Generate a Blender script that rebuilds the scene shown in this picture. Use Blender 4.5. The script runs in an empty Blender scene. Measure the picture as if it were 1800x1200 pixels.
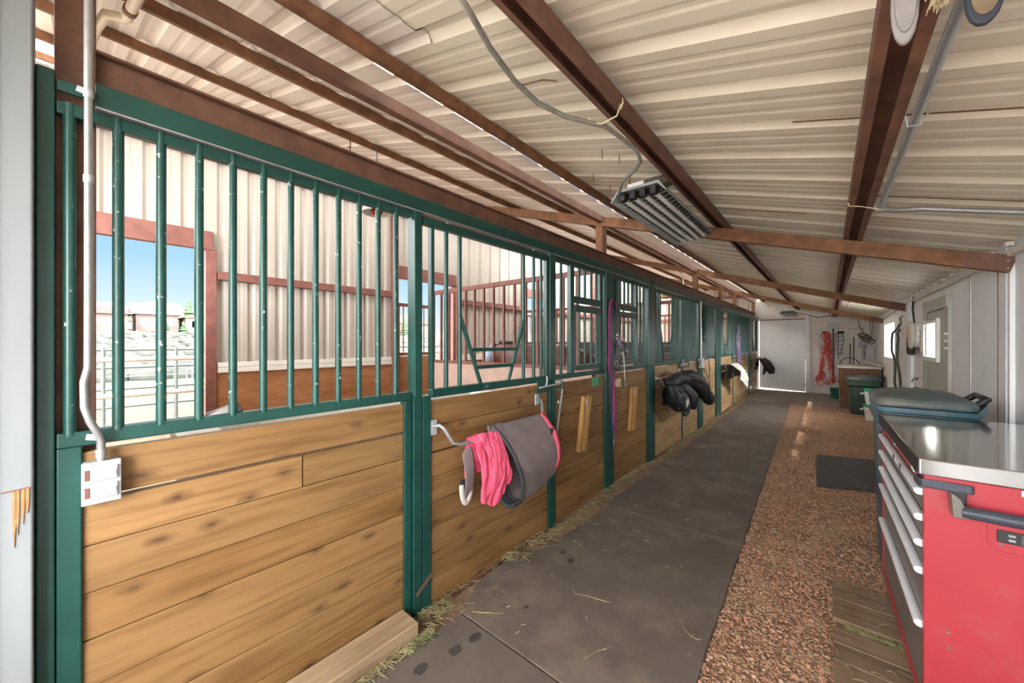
import bpy, bmesh, math, random
import numpy as np
from mathutils import Vector, Matrix
R = random.Random(7)
SC = bpy.context.scene
COL = SC.collection
PI = math.pi
WL = {}                                             # world location of every object made here

# ------------------------------------------------------------------ materials
def nt(name):
    m = bpy.data.materials.new(name); m.use_nodes = True
    t = m.node_tree; b = t.nodes['Principled BSDF']
    return m, t, b
def N(t, typ, **kw):
    n = t.nodes.new(typ)
    for k, v in kw.items():
        if k.startswith('i_'):
            key = k[2:]; n.inputs[int(key) if key.isdigit() else key.replace('_', ' ')].default_value = v
        else: setattr(n, k, v)
    return n
def ramp(t, fac, stops):
    r = t.nodes.new('ShaderNodeValToRGB'); e = r.color_ramp.elements
    while len(e) > 1: e.remove(e[-1])
    e[0].position = stops[0][0]; e[0].color = (*stops[0][1], 1)
    for p, c in stops[1:]:
        x = e.new(p); x.color = (*c, 1)
    t.links.new(fac, r.inputs[0]); return r.outputs[0]
def coords(t, scale=(1, 1, 1), rnd=True):
    tc = N(t, 'ShaderNodeTexCoord')
    mp = N(t, 'ShaderNodeMapping'); mp.inputs['Scale'].default_value = scale
    if rnd:
        oi = N(t, 'ShaderNodeObjectInfo')
        ml = N(t, 'ShaderNodeVectorMath', operation='SCALE'); ml.inputs[0].default_value = (37.0, 91.0, 53.0)
        t.links.new(oi.outputs['Random'], ml.inputs['Scale'])
        ad = N(t, 'ShaderNodeVectorMath', operation='ADD')
        t.links.new(tc.outputs['Object'], ad.inputs[0]); t.links.new(ml.outputs[0], ad.inputs[1])
        t.links.new(ad.outputs[0], mp.inputs['Vector'])
    else: t.links.new(tc.outputs['Object'], mp.inputs['Vector'])
    return mp.outputs[0]
def noise(t, vec, scale, detail=4, rough=.6):
    n = N(t, 'ShaderNodeTexNoise'); n.inputs['Scale'].default_value = scale
    n.inputs['Detail'].default_value = detail; n.inputs['Roughness'].default_value = rough
    t.links.new(vec, n.inputs['Vector']); return n.outputs['Fac']
def mixc(t, fac, a, b, typ='MIX'):
    m = N(t, 'ShaderNodeMix', data_type='RGBA', blend_type=typ)
    for s, v in ((0, fac), (6, a), (7, b)):
        if isinstance(v, (int, float)): m.inputs[s].default_value = v
        elif isinstance(v, tuple): m.inputs[s].default_value = (*v, 1)
        else: t.links.new(v, m.inputs[s])
    return m.outputs[2]
def bump(t, b, h, dist=.005, strength=.5):
    n = N(t, 'ShaderNodeBump'); n.inputs['Distance'].default_value = dist; n.inputs['Strength'].default_value = strength
    t.links.new(h, n.inputs['Height']); t.links.new(n.outputs[0], b.inputs['Normal'])
def plain(name, col, rough=.5, metal=0, var=.25, scale=9, bmp=0, dirt=None, dscale=3, dlo=.55, dhi=.75, spec=.5, stretch=(1, 1, 1)):
    """colour with tonal variation, optional second colour in patches (dirt, rust, chips)"""
    m, t, b = nt(name); v = coords(t, stretch)
    n = noise(t, v, scale)
    lo = tuple(c * (1 - var) for c in col); hi = tuple(min(1, c * (1 + var)) for c in col)
    c = ramp(t, n, [(.3, lo), (.7, hi)])
    if dirt:
        n2 = noise(t, v, dscale, 6, .65)
        f = ramp(t, n2, [(dlo, (0, 0, 0)), (dhi, (1, 1, 1))])
        c = mixc(t, f, c, dirt)
    t.links.new(c, b.inputs['Base Color'])
    b.inputs['Roughness'].default_value = rough; b.inputs['Metallic'].default_value = metal
    b.inputs['Specular IOR Level'].default_value = spec
    if bmp: bump(t, b, noise(t, v, scale * 3), bmp)
    return m
def wood(name, light, dark, knot, grain=(34, 2.2, 34), knots=True, rough=.55, kd=.06):
    """boards running along Y; X and Z are across the grain"""
    m, t, b = nt(name); v = coords(t, (1, 1, 1))
    def vec(s):
        mp = N(t, 'ShaderNodeMapping'); mp.inputs['Scale'].default_value = s
        t.links.new(v, mp.inputs['Vector']); return mp.outputs[0]
    g = noise(t, vec(grain), 1.0, 5, .62)
    big = noise(t, vec((4, 1.1, 4)), 1.0, 3, .5)
    c = ramp(t, g, [(.28, dark), (.52, light), (.8, tuple(min(1, x * 1.12) for x in light))])
    c2 = ramp(t, big, [(.3, (.72, .66, .56)), (.55, (1, 1, 1)), (.8, (1.0, .98, .9))])
    c = mixc(t, 1.0, c, c2, 'MULTIPLY')
    oi = N(t, 'ShaderNodeObjectInfo')
    tint = ramp(t, oi.outputs['Random'], [(0, (.82, .80, .78)), (1, (1.06, 1.03, 1.0))])
    c = mixc(t, 1.0, c, tint, 'MULTIPLY')
    if knots:
        vo = N(t, 'ShaderNodeTexVoronoi', voronoi_dimensions='2D'); vo.inputs['Scale'].default_value = 1.0
        sx = N(t, 'ShaderNodeSeparateXYZ'); t.links.new(v, sx.inputs[0]); cx = N(t, 'ShaderNodeCombineXYZ')
        for o_, i_, q in ((1, 0, 2.9), (2, 1, 6.0)):
            mm = N(t, 'ShaderNodeMath', operation='MULTIPLY'); mm.inputs[1].default_value = q
            t.links.new(sx.outputs[o_], mm.inputs[0]); t.links.new(mm.outputs[0], cx.inputs[i_])
        t.links.new(cx.outputs[0], vo.inputs['Vector'])
        wob = noise(t, vec((30, 20, 30)), 1.0, 3)
        ad = N(t, 'ShaderNodeMath', operation='MULTIPLY_ADD'); ad.inputs[1].default_value = .13; ad.inputs[2].default_value = -.055
        t.links.new(wob, ad.inputs[0])
        su = N(t, 'ShaderNodeMath', operation='ADD'); t.links.new(vo.outputs['Distance'], su.inputs[0]); t.links.new(ad.outputs[0], su.inputs[1])
        f = ramp(t, su.outputs[0], [(kd * .35, (1, 1, 1)), (kd, (.55, .55, .55)), (kd * 2.6, (0, 0, 0))])
        c = mixc(t, f, c, knot)
    st = noise(t, vec((2.2, 1.0, 3.0)), 1.7, 5, .7)
    f2 = ramp(t, st, [(.56, (0, 0, 0)), (.8, (.55, .55, .55))])
    c = mixc(t, f2, c, tuple(x * .45 for x in light))
    t.links.new(c, b.inputs['Base Color']); b.inputs['Roughness'].default_value = rough
    b.inputs['Specular IOR Level'].default_value = .3
    bump(t, b, g, .002, .5)
    return m

M = {}
M['green'] = plain('green_paint', (.008, .060, .050), .34, 0, .2, 6, .0006, (.42, .46, .42), 60, .745, .78)
M['greenworn'] = plain('green_paint_worn', (.009, .066, .056), .36, 0, .22, 7, .0006, (.5, .52, .48), 42, .63, .67)
M['rust'] = plain('rusty_primer', (.21, .093, .042), .75, 0, .35, 14, .0015, (.12, .062, .036), 5, .5, .75)
M['rustdark'] = plain('brown_primer', (.155, .075, .05), .7, 0, .3, 10, .001, (.24, .11, .065), 4, .5, .75)
M['redsteel'] = plain('red_primer', (.21, .082, .066), .65, 0, .22, 8, .0008, (.15, .06, .045), 6, .58, .75)
M['board'] = wood('stained_pine', (.285, .168, .07), (.185, .098, .036), (.085, .042, .02))
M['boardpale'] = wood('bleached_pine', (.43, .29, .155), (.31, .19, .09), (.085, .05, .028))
M['timber'] = wood('weathered_timber', (.40, .30, .20), (.25, .175, .11), (.12, .08, .05), knots=False, grain=(40, 2, 40))
M['palletwood'] = wood('grey_brown_planks', (.27, .195, .14), (.17, .115, .08), (.08, .05, .03), knots=False, grain=(2, 30, 30))
M['stick'] = wood('yellow_pine', (.50, .30, .12), (.36, .2, .07), (.1, .05, .02), knots=False, grain=(30, 30, 3))
M['ply'] = wood('plywood', (.42, .205, .10), (.32, .145, .065), (.2, .09, .04), grain=(3, 5, 16), knots=False)
M['plypale'] = plain('pale_stall_ply', (.48, .34, .285), .7, 0, .12, 7, 0, (.45, .3, .24), 4, .58, .75)
M['roof'] = plain('cream_roof_sheet', (.82, .765, .63), .33, 0, .035, 2.0, 0, (.70, .63, .50), 2.2, .56, .85)
M['roofstall'] = plain('ivory_roof_sheet', (.82, .765, .70), .42, 0, .03, 2.5, 0, (.7, .62, .54), 2.0, .6, .85)  # whiter than the aisle sheets to stand in for the light over the stalls
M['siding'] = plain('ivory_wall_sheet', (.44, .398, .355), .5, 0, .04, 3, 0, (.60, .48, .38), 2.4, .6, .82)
M['whitewall'] = plain('white_painted_ply', (.80, .81, .83), .5, 0, .04, 4, .0006, (.62, .56, .48), 3.0, .63, .85)
M['whitedirty'] = plain('dusty_white_paint', (.74, .705, .66), .6, 0, .07, 4, .0006, (.50, .40, .31), 2.2, .56, .8)
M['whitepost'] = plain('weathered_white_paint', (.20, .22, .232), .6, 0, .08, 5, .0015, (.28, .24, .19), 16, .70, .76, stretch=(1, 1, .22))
M['greydoor'] = plain('grey_green_door', (.46, .465, .40), .5, 0, .07, 4, 0, (.38, .36, .3), 3, .6, .8)
M['mat'] = plain('rubber_mat', (.138, .112, .096), .8, 0, .14, 6, .0012, (.25, .20, .16), 2.6, .5, .78, spec=.25)
M['blackmat'] = plain('black_mat', (.052, .05, .05), .7, 0, .3, 40, .002, (.09, .075, .06), 5, .6, .8)
M['concrete'] = plain('dusty_concrete', (.30, .245, .20), .9, 0, .15, 4, .001, (.16, .125, .095), 2, .5, .75)
M['dirt'] = plain('stall_dirt', (.26, .17, .11), .95, 0, .3, 8, .004)
M['gravelbed'] = plain('gravel_fines', (.22, .13, .085), .95, 0, .4, 55, .004, (.42, .34, .20), 3.5, .5, .7)
M['galv'] = plain('galvanised_steel', (.42, .44, .45), .38, .7, .12, 25, 0, (.42, .42, .40), 30, .55, .7)
M['galvdull'] = plain('dull_galvanised', (.46, .49, .53), .5, .35, .12, 30, 0, (.35, .3, .25), 9, .62, .75)
M['steel'] = plain('stainless_top', (.60, .61, .61), .10, 1.0, .05, 3)
M['alu'] = plain('aluminium_pull', (.80, .82, .87), .35, .15, .04, 5)
M['chrome'] = plain('chrome', (.65, .66, .68), .15, 1.0, .03, 5)
M['red'] = plain('red_powder_coat', (.385, .038, .052), .33, 0, .06, 4, .0003, (.37, .08, .088), 5, .56, .75)
M['blackpl'] = plain('black_plastic', (.022, .023, .027), .45, 0, .2, 8, 0, (.10, .09, .08), 7, .62, .78)
M['navy'] = plain('slate_tube', (.06, .07, .095), .3, .3, .2, 8, 0, (.25, .23, .2), 6, .55, .75)
M['pvc'] = plain('cream_pvc', (.66, .56, .40), .35, 0, .1, 5)
M['bluebin'] = plain('teal_bin_plastic', (.038, .105, .145), .42, 0, .15, 5, 0, (.24, .22, .18), 2.6, .50, .74)
M['lid'] = plain('dusty_lid_plastic', (.045, .085, .10), .5, 0, .15, 5, 0, (.20, .18, .14), 2.8, .46, .72)
M['greenbin'] = plain('dark_green_bin', (.028, .062, .045), .5, 0, .2, 6, 0, (.1, .1, .07), 3, .58, .75)
M['whitepl'] = plain('white_plastic', (.78, .78, .74), .4, 0, .04, 5, 0, (.55, .5, .42), 6, .65, .8)
M['greenlid'] = plain('bright_green_lid', (.03, .38, .19), .4, 0, .1, 6)
M['greentub'] = plain('green_bucket', (.01, .10, .055), .45, 0, .15, 6)
M['pink'] = plain('pink_nylon', (.80, .10, .20), .7, 0, .14, 9, .0015)
M['ripstop'] = plain('taupe_ripstop', (.185, .15, .155), .75, 0, .12, 60, .0008, (.24, .2, .2), 5, .5, .8)
M['binding'] = plain('charcoal_binding', (.036, .044, .052), .7, 0, .2, 12, .001)
M['black'] = plain('black_nylon', (.009, .0095, .012), .55, 0, .3, 10, .0015)
M['darkcoat'] = plain('charcoal_cloth', (.035, .03, .028), .75, 0, .3, 14, .0015)
M['canvas'] = plain('pale_canvas', (.58, .565, .52), .8, 0, .07, 12, .001)
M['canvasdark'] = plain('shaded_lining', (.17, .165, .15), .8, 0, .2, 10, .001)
M['label'] = plain('pale_label', (.55, .55, .55), .6, 0, .2, 60)
M['paper'] = plain('white_sticker', (.85, .8, .85), .5, 0, .03, 10)
M['purple'] = plain('magenta_rope', (.24, .03, .14), .8, 0, .25, 60, .002)
M['violet'] = plain('violet_web', (.12, .06, .20), .7, 0, .3, 30, .001, (.55, .5, .62), 38, .52, .58)
M['leather'] = plain('dark_leather', (.07, .058, .07), .4, 0, .3, 12, .001)
M['brass'] = plain('brass_snap', (.5, .42, .3), .3, .9, .1, 9)
M['rope'] = plain('olive_rope', (.085, .10, .075), .85, 0, .25, 70, .002)
M['cord'] = plain('grey_cord', (.26, .25, .22), .7, 0, .2, 50, .001)
M['browncord'] = plain('brown_cord', (.12, .095, .07), .7, 0, .2, 40, .001)
M['netred'] = plain('red_hay_net', (.75, .10, .085), .7, 0, .2, 20)
M['tealweb'] = plain('teal_web', (.06, .14, .16), .7, 0, .3, 20)
M['lampgrey'] = plain('lamp_housing', (.30, .34, .34), .45, .2, .15, 8, 0, (.5, .46, .38), 5, .6, .8)
M['reflector'] = plain('reflector_slats', (.085, .08, .07), .3, .3, .1, 20)
M['tube'] = plain('white_tube', (.88, .88, .84), .25, 0, .02, 4)
M['shade'] = plain('white_enamel', (.88, .86, .82), .4, 0, .06, 7, 0, (.45, .36, .24), 6, .55, .75)
M['tanshade'] = plain('tan_hood', (.52, .36, .17), .5, 0, .15, 7)
M['redbulb'] = plain('red_glass', (.30, .012, .012), .1, 0, .1, 5)
M['horse'] = plain('bay_coat', (.075, .028, .016), .5, 0, .3, 4, .0004)
M['mask'] = plain('blue_grey_mask', (.25, .32, .45), .7, 0, .15, 12)
M['maskdark'] = plain('dark_mask', (.03, .035, .05), .7, 0, .2, 12)
M['suede'] = plain('grey_suede', (.27, .25, .245), .8, 0, .15, 14, .001)
M['felt'] = plain('tan_brown_sole', (.20, .15, .09), .8, 0, .3, 14, .002)
M['straw'] = plain('straw', (.62, .54, .36), .7, 0, .3, 30)
M['hay'] = plain('hay', (.33, .29, .15), .8, 0, .45, 14, 0, (.17, .17, .075), 9, .45, .65)
M['cabinet'] = wood('dark_plywood', (.23, .125, .066), (.14, .07, .035), (.06, .03, .015), knots=False, grain=(20, 20, 2))
M['shelf'] = plain('pale_shelf', (.72, .69, .58), .5, 0, .05, 6)
M['greybox'] = plain('pale_grey_box', (.55, .56, .60), .5, 0, .05, 6)
M['lavender'] = plain('lavender_bag', (.50, .44, .52), .7, 0, .12, 9)
M['pipegreen'] = plain('grey_green_pipe', (.07, .088, .08), .45, .1, .15, 8)
M['pipewhite'] = plain('white_pipe', (.36, .32, .29), .6, 0, .1, 10, 0, (.4, .25, .2), 14, .62, .72)
M['arena'] = plain('tan_arena_dirt', (.07, .035, .013), .95, 0, .25, 1.2, 0, (.036, .018, .007), 2.5, .5, .65)
M['yard'] = plain('pale_gravel_yard', (.2, .17, .14), .95, 0, .2, 2)
M['grass'] = plain('spring_grass', (.055, .09, .02), .9, 0, .25, .6)
M['field'] = plain('sage_field', (.036, .042, .028), .95, 0, .2, .12, 0, (.024, .036, .013), .06, .5, .7)
M['sage'] = plain('sagebrush', (.03, .033, .028), .95, 0, .35, 1.2)
M['housewall'] = plain('brown_siding', (.05, .031, .025), .8, 0, .2, .6)
M['housepale'] = plain('tan_siding', (.12, .085, .06), .8, 0, .15, .6)
M['houseroof'] = plain('brown_shingle', (.04, .03, .027), .85, 0, .2, .9)
M['glassdark'] = plain('dark_window', (.05, .06, .08), .12, 0, .1, 2)
M['pine'] = plain('pine_needles', (.02, .042, .016), .9, 0, .4, 1.5)
M['bare'] = plain('bare_aspen_twigs', (.19, .14, .095), .9, 0, .3, 1.2)
M['trunk'] = plain('bark', (.16, .11, .08), .9, 0, .3, 6)
M['drawergrey'] = plain('drawer_grey', (.19, .18, .165), .35, .4, .1, 20)
M['bumper'] = plain('dark_bumper', (.10, .115, .15), .2, .6, .1, 6)  # chrome guard, the dark it reflects mixed into its colour
M['damp'] = plain('damp_rubber', (.06, .054, .052), .6, 0, .3, 20)
M['yellow'] = plain('yellow_tape', (.75, .55, .05), .6, 0, .1, 6)
M['raw'] = plain('bare_split_wood', (.30, .15, .06), .8, 0, .35, 30)
def stone_mat():
    m, t, b = nt('crushed_granite')
    tc = N(t, 'ShaderNodeTexCoord'); vo = N(t, 'ShaderNodeTexVoronoi'); vo.inputs['Scale'].default_value = 75
    t.links.new(tc.outputs['Object'], vo.inputs['Vector'])
    sp = N(t, 'ShaderNodeSeparateColor'); t.links.new(vo.outputs['Color'], sp.inputs[0])
    c = ramp(t, sp.outputs[0], [(0, (.21, .115, .07)), (.3, (.43, .205, .125)), (.55, (.50, .275, .175)), (.75, (.32, .195, .12)), (.9, (.60, .40, .30)), (1, (.31, .28, .21))])
    n = noise(t, tc.outputs['Object'], 1.1, 3)
    f = ramp(t, n, [(.48, (0, 0, 0)), (.68, (.55, .55, .55))])
    c = mixc(t, f, c, (.30, .235, .12))
    t.links.new(c, b.inputs['Base Color']); b.inputs['Roughness'].default_value = .85
    return m
M['stone'] = stone_mat()
def pane_mat():
    m, t, b = nt('ribbed_translucent_pane')
    for n in list(t.nodes):
        if n.type != 'OUTPUT_MATERIAL': t.nodes.remove(n)
    out = [n for n in t.nodes if n.type == 'OUTPUT_MATERIAL'][0]
    tr = N(t, 'ShaderNodeBsdfTranslucent'); tr.inputs[0].default_value = (.93, .95, .95, 1)
    di = N(t, 'ShaderNodeBsdfTransparent'); di.inputs[0].default_value = (.95, .97, .97, 1)
    mx = N(t, 'ShaderNodeMixShader'); mx.inputs[0].default_value = .8
    t.links.new(tr.outputs[0], mx.inputs[1]); t.links.new(di.outputs[0], mx.inputs[2]); t.links.new(mx.outputs[0], out.inputs[0])
    return m
M['pane'] = pane_mat()
M['milkyfill'] = M['pane'].copy(); M['milkyfill'].name = 'milky_skylight'; M['milkyfill'].node_tree.nodes['Mix Shader'].inputs[0].default_value = .08; M['milkyfill'].node_tree.nodes['Translucent BSDF'].inputs[0].default_value = (.14, .13, .115, 1)  # for the milky sheets added in the unseen roof strip as fill light
M['lightstrip'] = M['pane'].copy(); M['lightstrip'].name = 'translucent_strip'; M['lightstrip'].node_tree.nodes['Mix Shader'].inputs[0].default_value = 0; M['lightstrip'].node_tree.nodes['Translucent BSDF'].inputs[0].default_value = (.45, .45, .43, 1)
M['clearfill'] = M['pane'].copy(); M['clearfill'].name = 'clear_roof_sheet'; M['clearfill'].node_tree.nodes['Mix Shader'].inputs[0].default_value = .9  # for the clear sheets added over the far stalls as fill light

# ------------------------------------------------------------------ mesh builder
class MB:
    def __init__(s): s.v = []; s.f = []
    def add(s, vs, fs):
        o = len(s.v); s.v += [tuple(p) for p in vs]; s.f += [tuple(i + o for i in f) for f in fs]; return s
    def box(s, x0, x1, y0, y1, z0, z1):
        return s.add([(x0, y0, z0), (x1, y0, z0), (x1, y1, z0), (x0, y1, z0), (x0, y0, z1), (x1, y0, z1), (x1, y1, z1), (x0, y1, z1)],
                     [(0, 3, 2, 1), (4, 5, 6, 7), (0, 1, 5, 4), (1, 2, 6, 5), (2, 3, 7, 6), (3, 0, 4, 7)])
    def bar(s, p0, p1, w, h, up=(0, 0, 1)):
        """rectangular bar from p0 to p1, w sideways, h along up"""
        a = Vector(p0); b = Vector(p1); d = (b - a).normalized(); u = Vector(up)
        if abs(d.dot(u)) > .99: u = Vector((1, 0, 0))
        sd = d.cross(u).normalized(); u = sd.cross(d).normalized()
        vs = []
        for p in (a, b):
            for i, j in ((-1, -1), (1, -1), (1, 1), (-1, 1)): vs.append(p + sd * (i * w / 2) + u * (j * h / 2))
        return s.add(vs, [(0, 1, 2, 3), (7, 6, 5, 4), (0, 4, 5, 1), (1, 5, 6, 2), (2, 6, 7, 3), (3, 7, 4, 0)])
    def tube(s, pts, r, n=8, closed=False, flat=1.0):
        P = [Vector(p) for p in pts]; k = len(P)
        rs = r if isinstance(r, (list, tuple)) else [r] * k
        T = []
        for i in range(k):
            a = P[i - 1] if (i or closed) else P[0]; b = P[(i + 1) % k] if (i < k - 1 or closed) else P[-1]
            T.append((b - a).normalized())
        ref = Vector((0, 0, 1)) if abs(T[0].z) < .9 else Vector((1, 0, 0))
        u = T[0].cross(ref).normalized(); o = len(s.v)
        for i in range(k):
            u = (u - T[i] * u.dot(T[i])).normalized(); w = T[i].cross(u)
            for j in range(n):
                a = 2 * PI * j / n
                s.v.append(tuple(P[i] + u * (math.cos(a) * rs[i]) + w * (math.sin(a) * rs[i] * flat)))
        m = k if closed else k - 1
        for i in range(m):
            for j in range(n):
                a = o + i * n + j; b = o + i * n + (j + 1) % n; c = o + ((i + 1) % k) * n + (j + 1) % n; d = o + ((i + 1) % k) * n + j
                s.f.append((a, b, c, d))
        if not closed:
            s.f.append(tuple(o + j for j in range(n))[::-1]); s.f.append(tuple(o + (k - 1) * n + j for j in range(n)))
        return s
    def lathe(s, prof, c, n=24, axis='z', cap=True):
        o = len(s.v); k = len(prof)
        for r, h in prof:
            for j in range(n):
                a = 2 * PI * j / n; q = (r * math.cos(a), r * math.sin(a), h)
                if axis == 'x': q = (q[2], q[0], q[1])
                if axis == 'y': q = (q[0], q[2], q[1])
                s.v.append((c[0] + q[0], c[1] + q[1], c[2] + q[2]))
        for i in range(k - 1):
            for j in range(n):
                s.f.append((o + i * n + j, o + i * n + (j + 1) % n, o + (i + 1) * n + (j + 1) % n, o + (i + 1) * n + j))
        if cap:
            if prof[0][0] > 1e-4: s.f.append(tuple(o + j for j in range(n))[::-1])
            if prof[-1][0] > 1e-4: s.f.append(tuple(o + (k - 1) * n + j for j in range(n)))
        return s
    def ball(s, c, r, n=10, sc=(1, 1, 1)):
        pr = [(max(1e-5, math.sin(PI * i / n)), -math.cos(PI * i / n)) for i in range(n + 1)]
        o = len(s.v); s.lathe(pr, (0, 0, 0), n * 2, cap=False)
        for i in range(o, len(s.v)):
            p = s.v[i]; s.v[i] = (c[0] + p[0] * r * sc[0], c[1] + p[1] * r * sc[1], c[2] + p[2] * r * sc[2])
        return s
    def prism(s, poly, axis, a, b):
        """poly of 2D points extruded along axis between a and b (x: (y,z); y: (x,z); z: (x,y))"""
        def q(p, h): return {'x': (h, p[0], p[1]), 'y': (p[0], h, p[1]), 'z': (p[0], p[1], h)}[axis]
        n = len(poly)
        return s.add([q(p, a) for p in poly] + [q(p, b) for p in poly],
                     [tuple(range(n))[::-1], tuple(range(n, 2 * n))] + [(i, (i + 1) % n, n + (i + 1) % n, n + i) for i in range(n)])
    def grid(s, fn, nu, nv, cu=False):
        o = len(s.v)
        for j in range(nv + 1):
            for i in range(nu + (0 if cu else 1)): s.v.append(tuple(fn(i / nu, j / nv)))
        w = nu + (0 if cu else 1)
        for j in range(nv):
            for i in range(nu):
                i2 = (i + 1) % w
                s.f.append((o + j * w + i, o + j * w + i2, o + (j + 1) * w + i2, o + (j + 1) * w + i))
        return s
    def build(s, name, m, parent=None, bevel=0, smooth=None, solid=0, sub=0, fixn=True):
        c = [(min(p[i] for p in s.v) + max(p[i] for p in s.v)) / 2 for i in range(3)]
        me = bpy.data.meshes.new(name)
        me.from_pydata([(p[0] - c[0], p[1] - c[1], p[2] - c[2]) for p in s.v], [], s.f); me.update()
        if fixn:
            b = bmesh.new(); b.from_mesh(me); bmesh.ops.recalc_face_normals(b, faces=b.faces); b.to_mesh(me); b.free()
        o = bpy.data.objects.new(name, me); COL.objects.link(o)
        me.materials.append(M[m] if isinstance(m, str) else m)
        pl = Vector((0, 0, 0))
        if parent: o.parent = parent; pl = WL[parent.name]
        o.location = Vector(c) - pl; WL[o.name] = Vector(c)
        if smooth is not None:
            me.shade_smooth() if smooth == 180 else me.shade_auto(smooth) if hasattr(me, 'shade_auto') else None
            if smooth != 180:
                me.shade_smooth(); 
                try: me.set_sharp_from_angle(angle=math.radians(smooth))
                except Exception: pass
        if solid: x = o.modifiers.new('thickness', 'SOLIDIFY'); x.thickness = solid; x.offset = 0
        if sub: x = o.modifiers.new('smoothing', 'SUBSURF'); x.levels = sub; x.render_levels = sub
        if bevel: x = o.modifiers.new('edge', 'BEVEL'); x.width = bevel; x.segments = 2; x.limit_method = 'ANGLE'
        return o
def tag(o, label, cat=None, group=None, kind=None):
    o['label'] = label
    if cat: o['category'] = cat
    if group: o['group'] = group
    if kind: o['kind'] = kind
    return o
def thing(name, label, cat, loc, group=None):
    o = bpy.data.objects.new(name, None); COL.objects.link(o); o.location = loc; o.empty_display_size = .1
    WL[o.name] = Vector(loc); return tag(o, label, cat, group)
def struct(o, label): return tag(o, label, o.name.split('.')[0].split('_')[0], None, 'structure')

# ------------------------------------------------------------------ main dimensions (metres); aisle runs along +Y, stalls on -X
XF = -1.59           # stall front face
XO = -5.45           # outer stall wall
YE = 13.15           # far wall
BAYS = [-.02, 3.31, 6.72, 10.1]
def zt(x): return 2.19 - .308 * x       # underside of the roof sheets
def xr(y): return .77 if y < 7.5 else .77 + .16 * (y - 7.5) / 5.65   # face of the right wall

def rib_profile(L, pitch=.3, h=.024):
    """(u, height) points of a ribbed steel sheet; ribs are pressed away from the viewer"""
    pts = [(0, 0)]; k = 0
    while True:
        u = k * pitch + .1
        seq = [(u, 0), (u + .028, h), (u + .055, h), (u + .083, 0), (u + .130, 0), (u + .142, h * .11), (u + .158, h * .11), (u + .170, 0),
               (u + .210, 0), (u + .222, h * .11), (u + .238, h * .11), (u + .250, 0)]
        for p in seq:
            if p[0] >= L: pts.append((L, p[1] if p[1] == 0 else pts[-1][1])); return pts
            pts.append(p)
        k += 1
def corr(mb, o, U, L, V, H, Nn, h=.024, nv=1, off=0):
    """corrugated sheet: origin o, profile along unit U for length L, extruded along vector V*H, ribs go along Nn"""
    o = Vector(o); U = Vector(U); V = Vector(V); Nn = Vector(Nn); pr = rib_profile(L, h=h)
    vs = []
    for p in pr:
        for j in range(nv + 1): vs.append(o + U * p[0] + Nn * p[1] + V * (H * j / nv))
    w = nv + 1
    fs = [(i * w + j, (i + 1) * w + j, (i + 1) * w + j + 1, i * w + j + 1) for i in range(len(pr) - 1) for j in range(nv)]
    return mb.add(vs, fs)

# ------------------------------------------------------------------ roof
cs = math.sqrt(1 + .308 ** 2)
dn = Vector((1, 0, -.308)).normalized(); up = Vector((.308, 0, 1)).normalized()
mb = MB(); corr(mb, (-1.535, -1.4, zt(-1.535)), (0, 1, 0), 14.6, dn, 2.595 * cs, up)
ceil = struct(mb.build('ceiling', 'roof', None, fixn=False), 'cream ribbed steel roof sheets sloping down over the aisle')
XS = -4.02
mb = MB(); corr(mb, (-1.62, -1.4, zt(-1.62) + .03), (0, 1, 0), 14.6, dn, .16 * cs, up)
o = mb.build('light_strip', 'lightstrip', ceil, fixn=False); o['label'] = 'bright translucent strip where the two roofs meet'
mb = MB(); corr(mb, (XS, -1.4, zt(XS) - .005), (0, 1, 0), 2.27, dn, (-1.15 - XS) * cs, up)
corr(mb, (XS, .87, zt(XS) - .005), (0, 1, 0), 12.33, dn, (-1.575 - XS) * cs, up)
o = mb.build('stall_roof_sheet', 'roofstall', ceil, fixn=False); o['label'] = 'ribbed roof sheets over the stalls, coloured paler for the light there, lapping under the aisle sheets'
mb = MB(); corr(mb, (-5.7, -1.4, zt(-5.7)), (0, 1, 0), 8.1, dn, .72 * cs, up)
mb.build('stall_roof_sheet', 'roofstall', ceil, fixn=False)
mb = MB(); corr(mb, (-5.02, -1.4, zt(-5.02) - .003), (0, 1, 0), 8.1, dn, (5.02 + XS + .05) * cs, up)  # added, out of view: lets soft fill light into the near stalls
o = mb.build('skylight_sheet', 'milkyfill', ceil, fixn=False); o['label'] = 'milky ribbed sheets added in the stall roof to let in fill light'
mb = MB(); corr(mb, (-5.44, 6.7, zt(-5.44) - .006), (0, 1, 0), 6.5, dn, (5.44 + XS + .05) * cs, up)  # added, out of view: brightens the far stalls and aisle
o = mb.build('skylight_sheet', 'clearfill', ceil, fixn=False); o['label'] = 'clear ribbed sheets added over the far stalls to let in more light'
for x0, x1, y0, y1 in ((-.10, .765, 1.720, 1.726), (.18, .765, 2.587, 2.593), (-.92, -.10, 3.02, 3.024)):
    MB().add([(x0, y0, zt(x0) - .001), (x1, y0, zt(x1) - .001), (x1, y1, zt(x1) - .001), (x0, y1, zt(x0) - .001), (x0, y0, zt(x0) - .004), (x1, y0, zt(x1) - .004), (x1, y1, zt(x1) - .004), (x0, y1, zt(x0) - .004)],
             [(3, 2, 1, 0), (4, 5, 6, 7), (0, 1, 5, 4), (1, 2, 6, 5), (2, 3, 7, 6), (3, 0, 4, 7)]).build('sheet_lap', 'rustdark', ceil)
for i in range(22):                                             # screws that poke through the sheets
    if i < 12: x = -.25 - .5 * R.random() + .55; y = 7.2 + 2.4 * R.random()
    else: x = -1.3 + .45 * R.random(); y = 1.0 + 3.2 * R.random()
    s = MB().tube([(x, y, zt(x) + .004), (x + .004 * R.random(), y, zt(x) - .05)], .0028, 5).build('roof_screw', 'rustdark', ceil)

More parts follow.
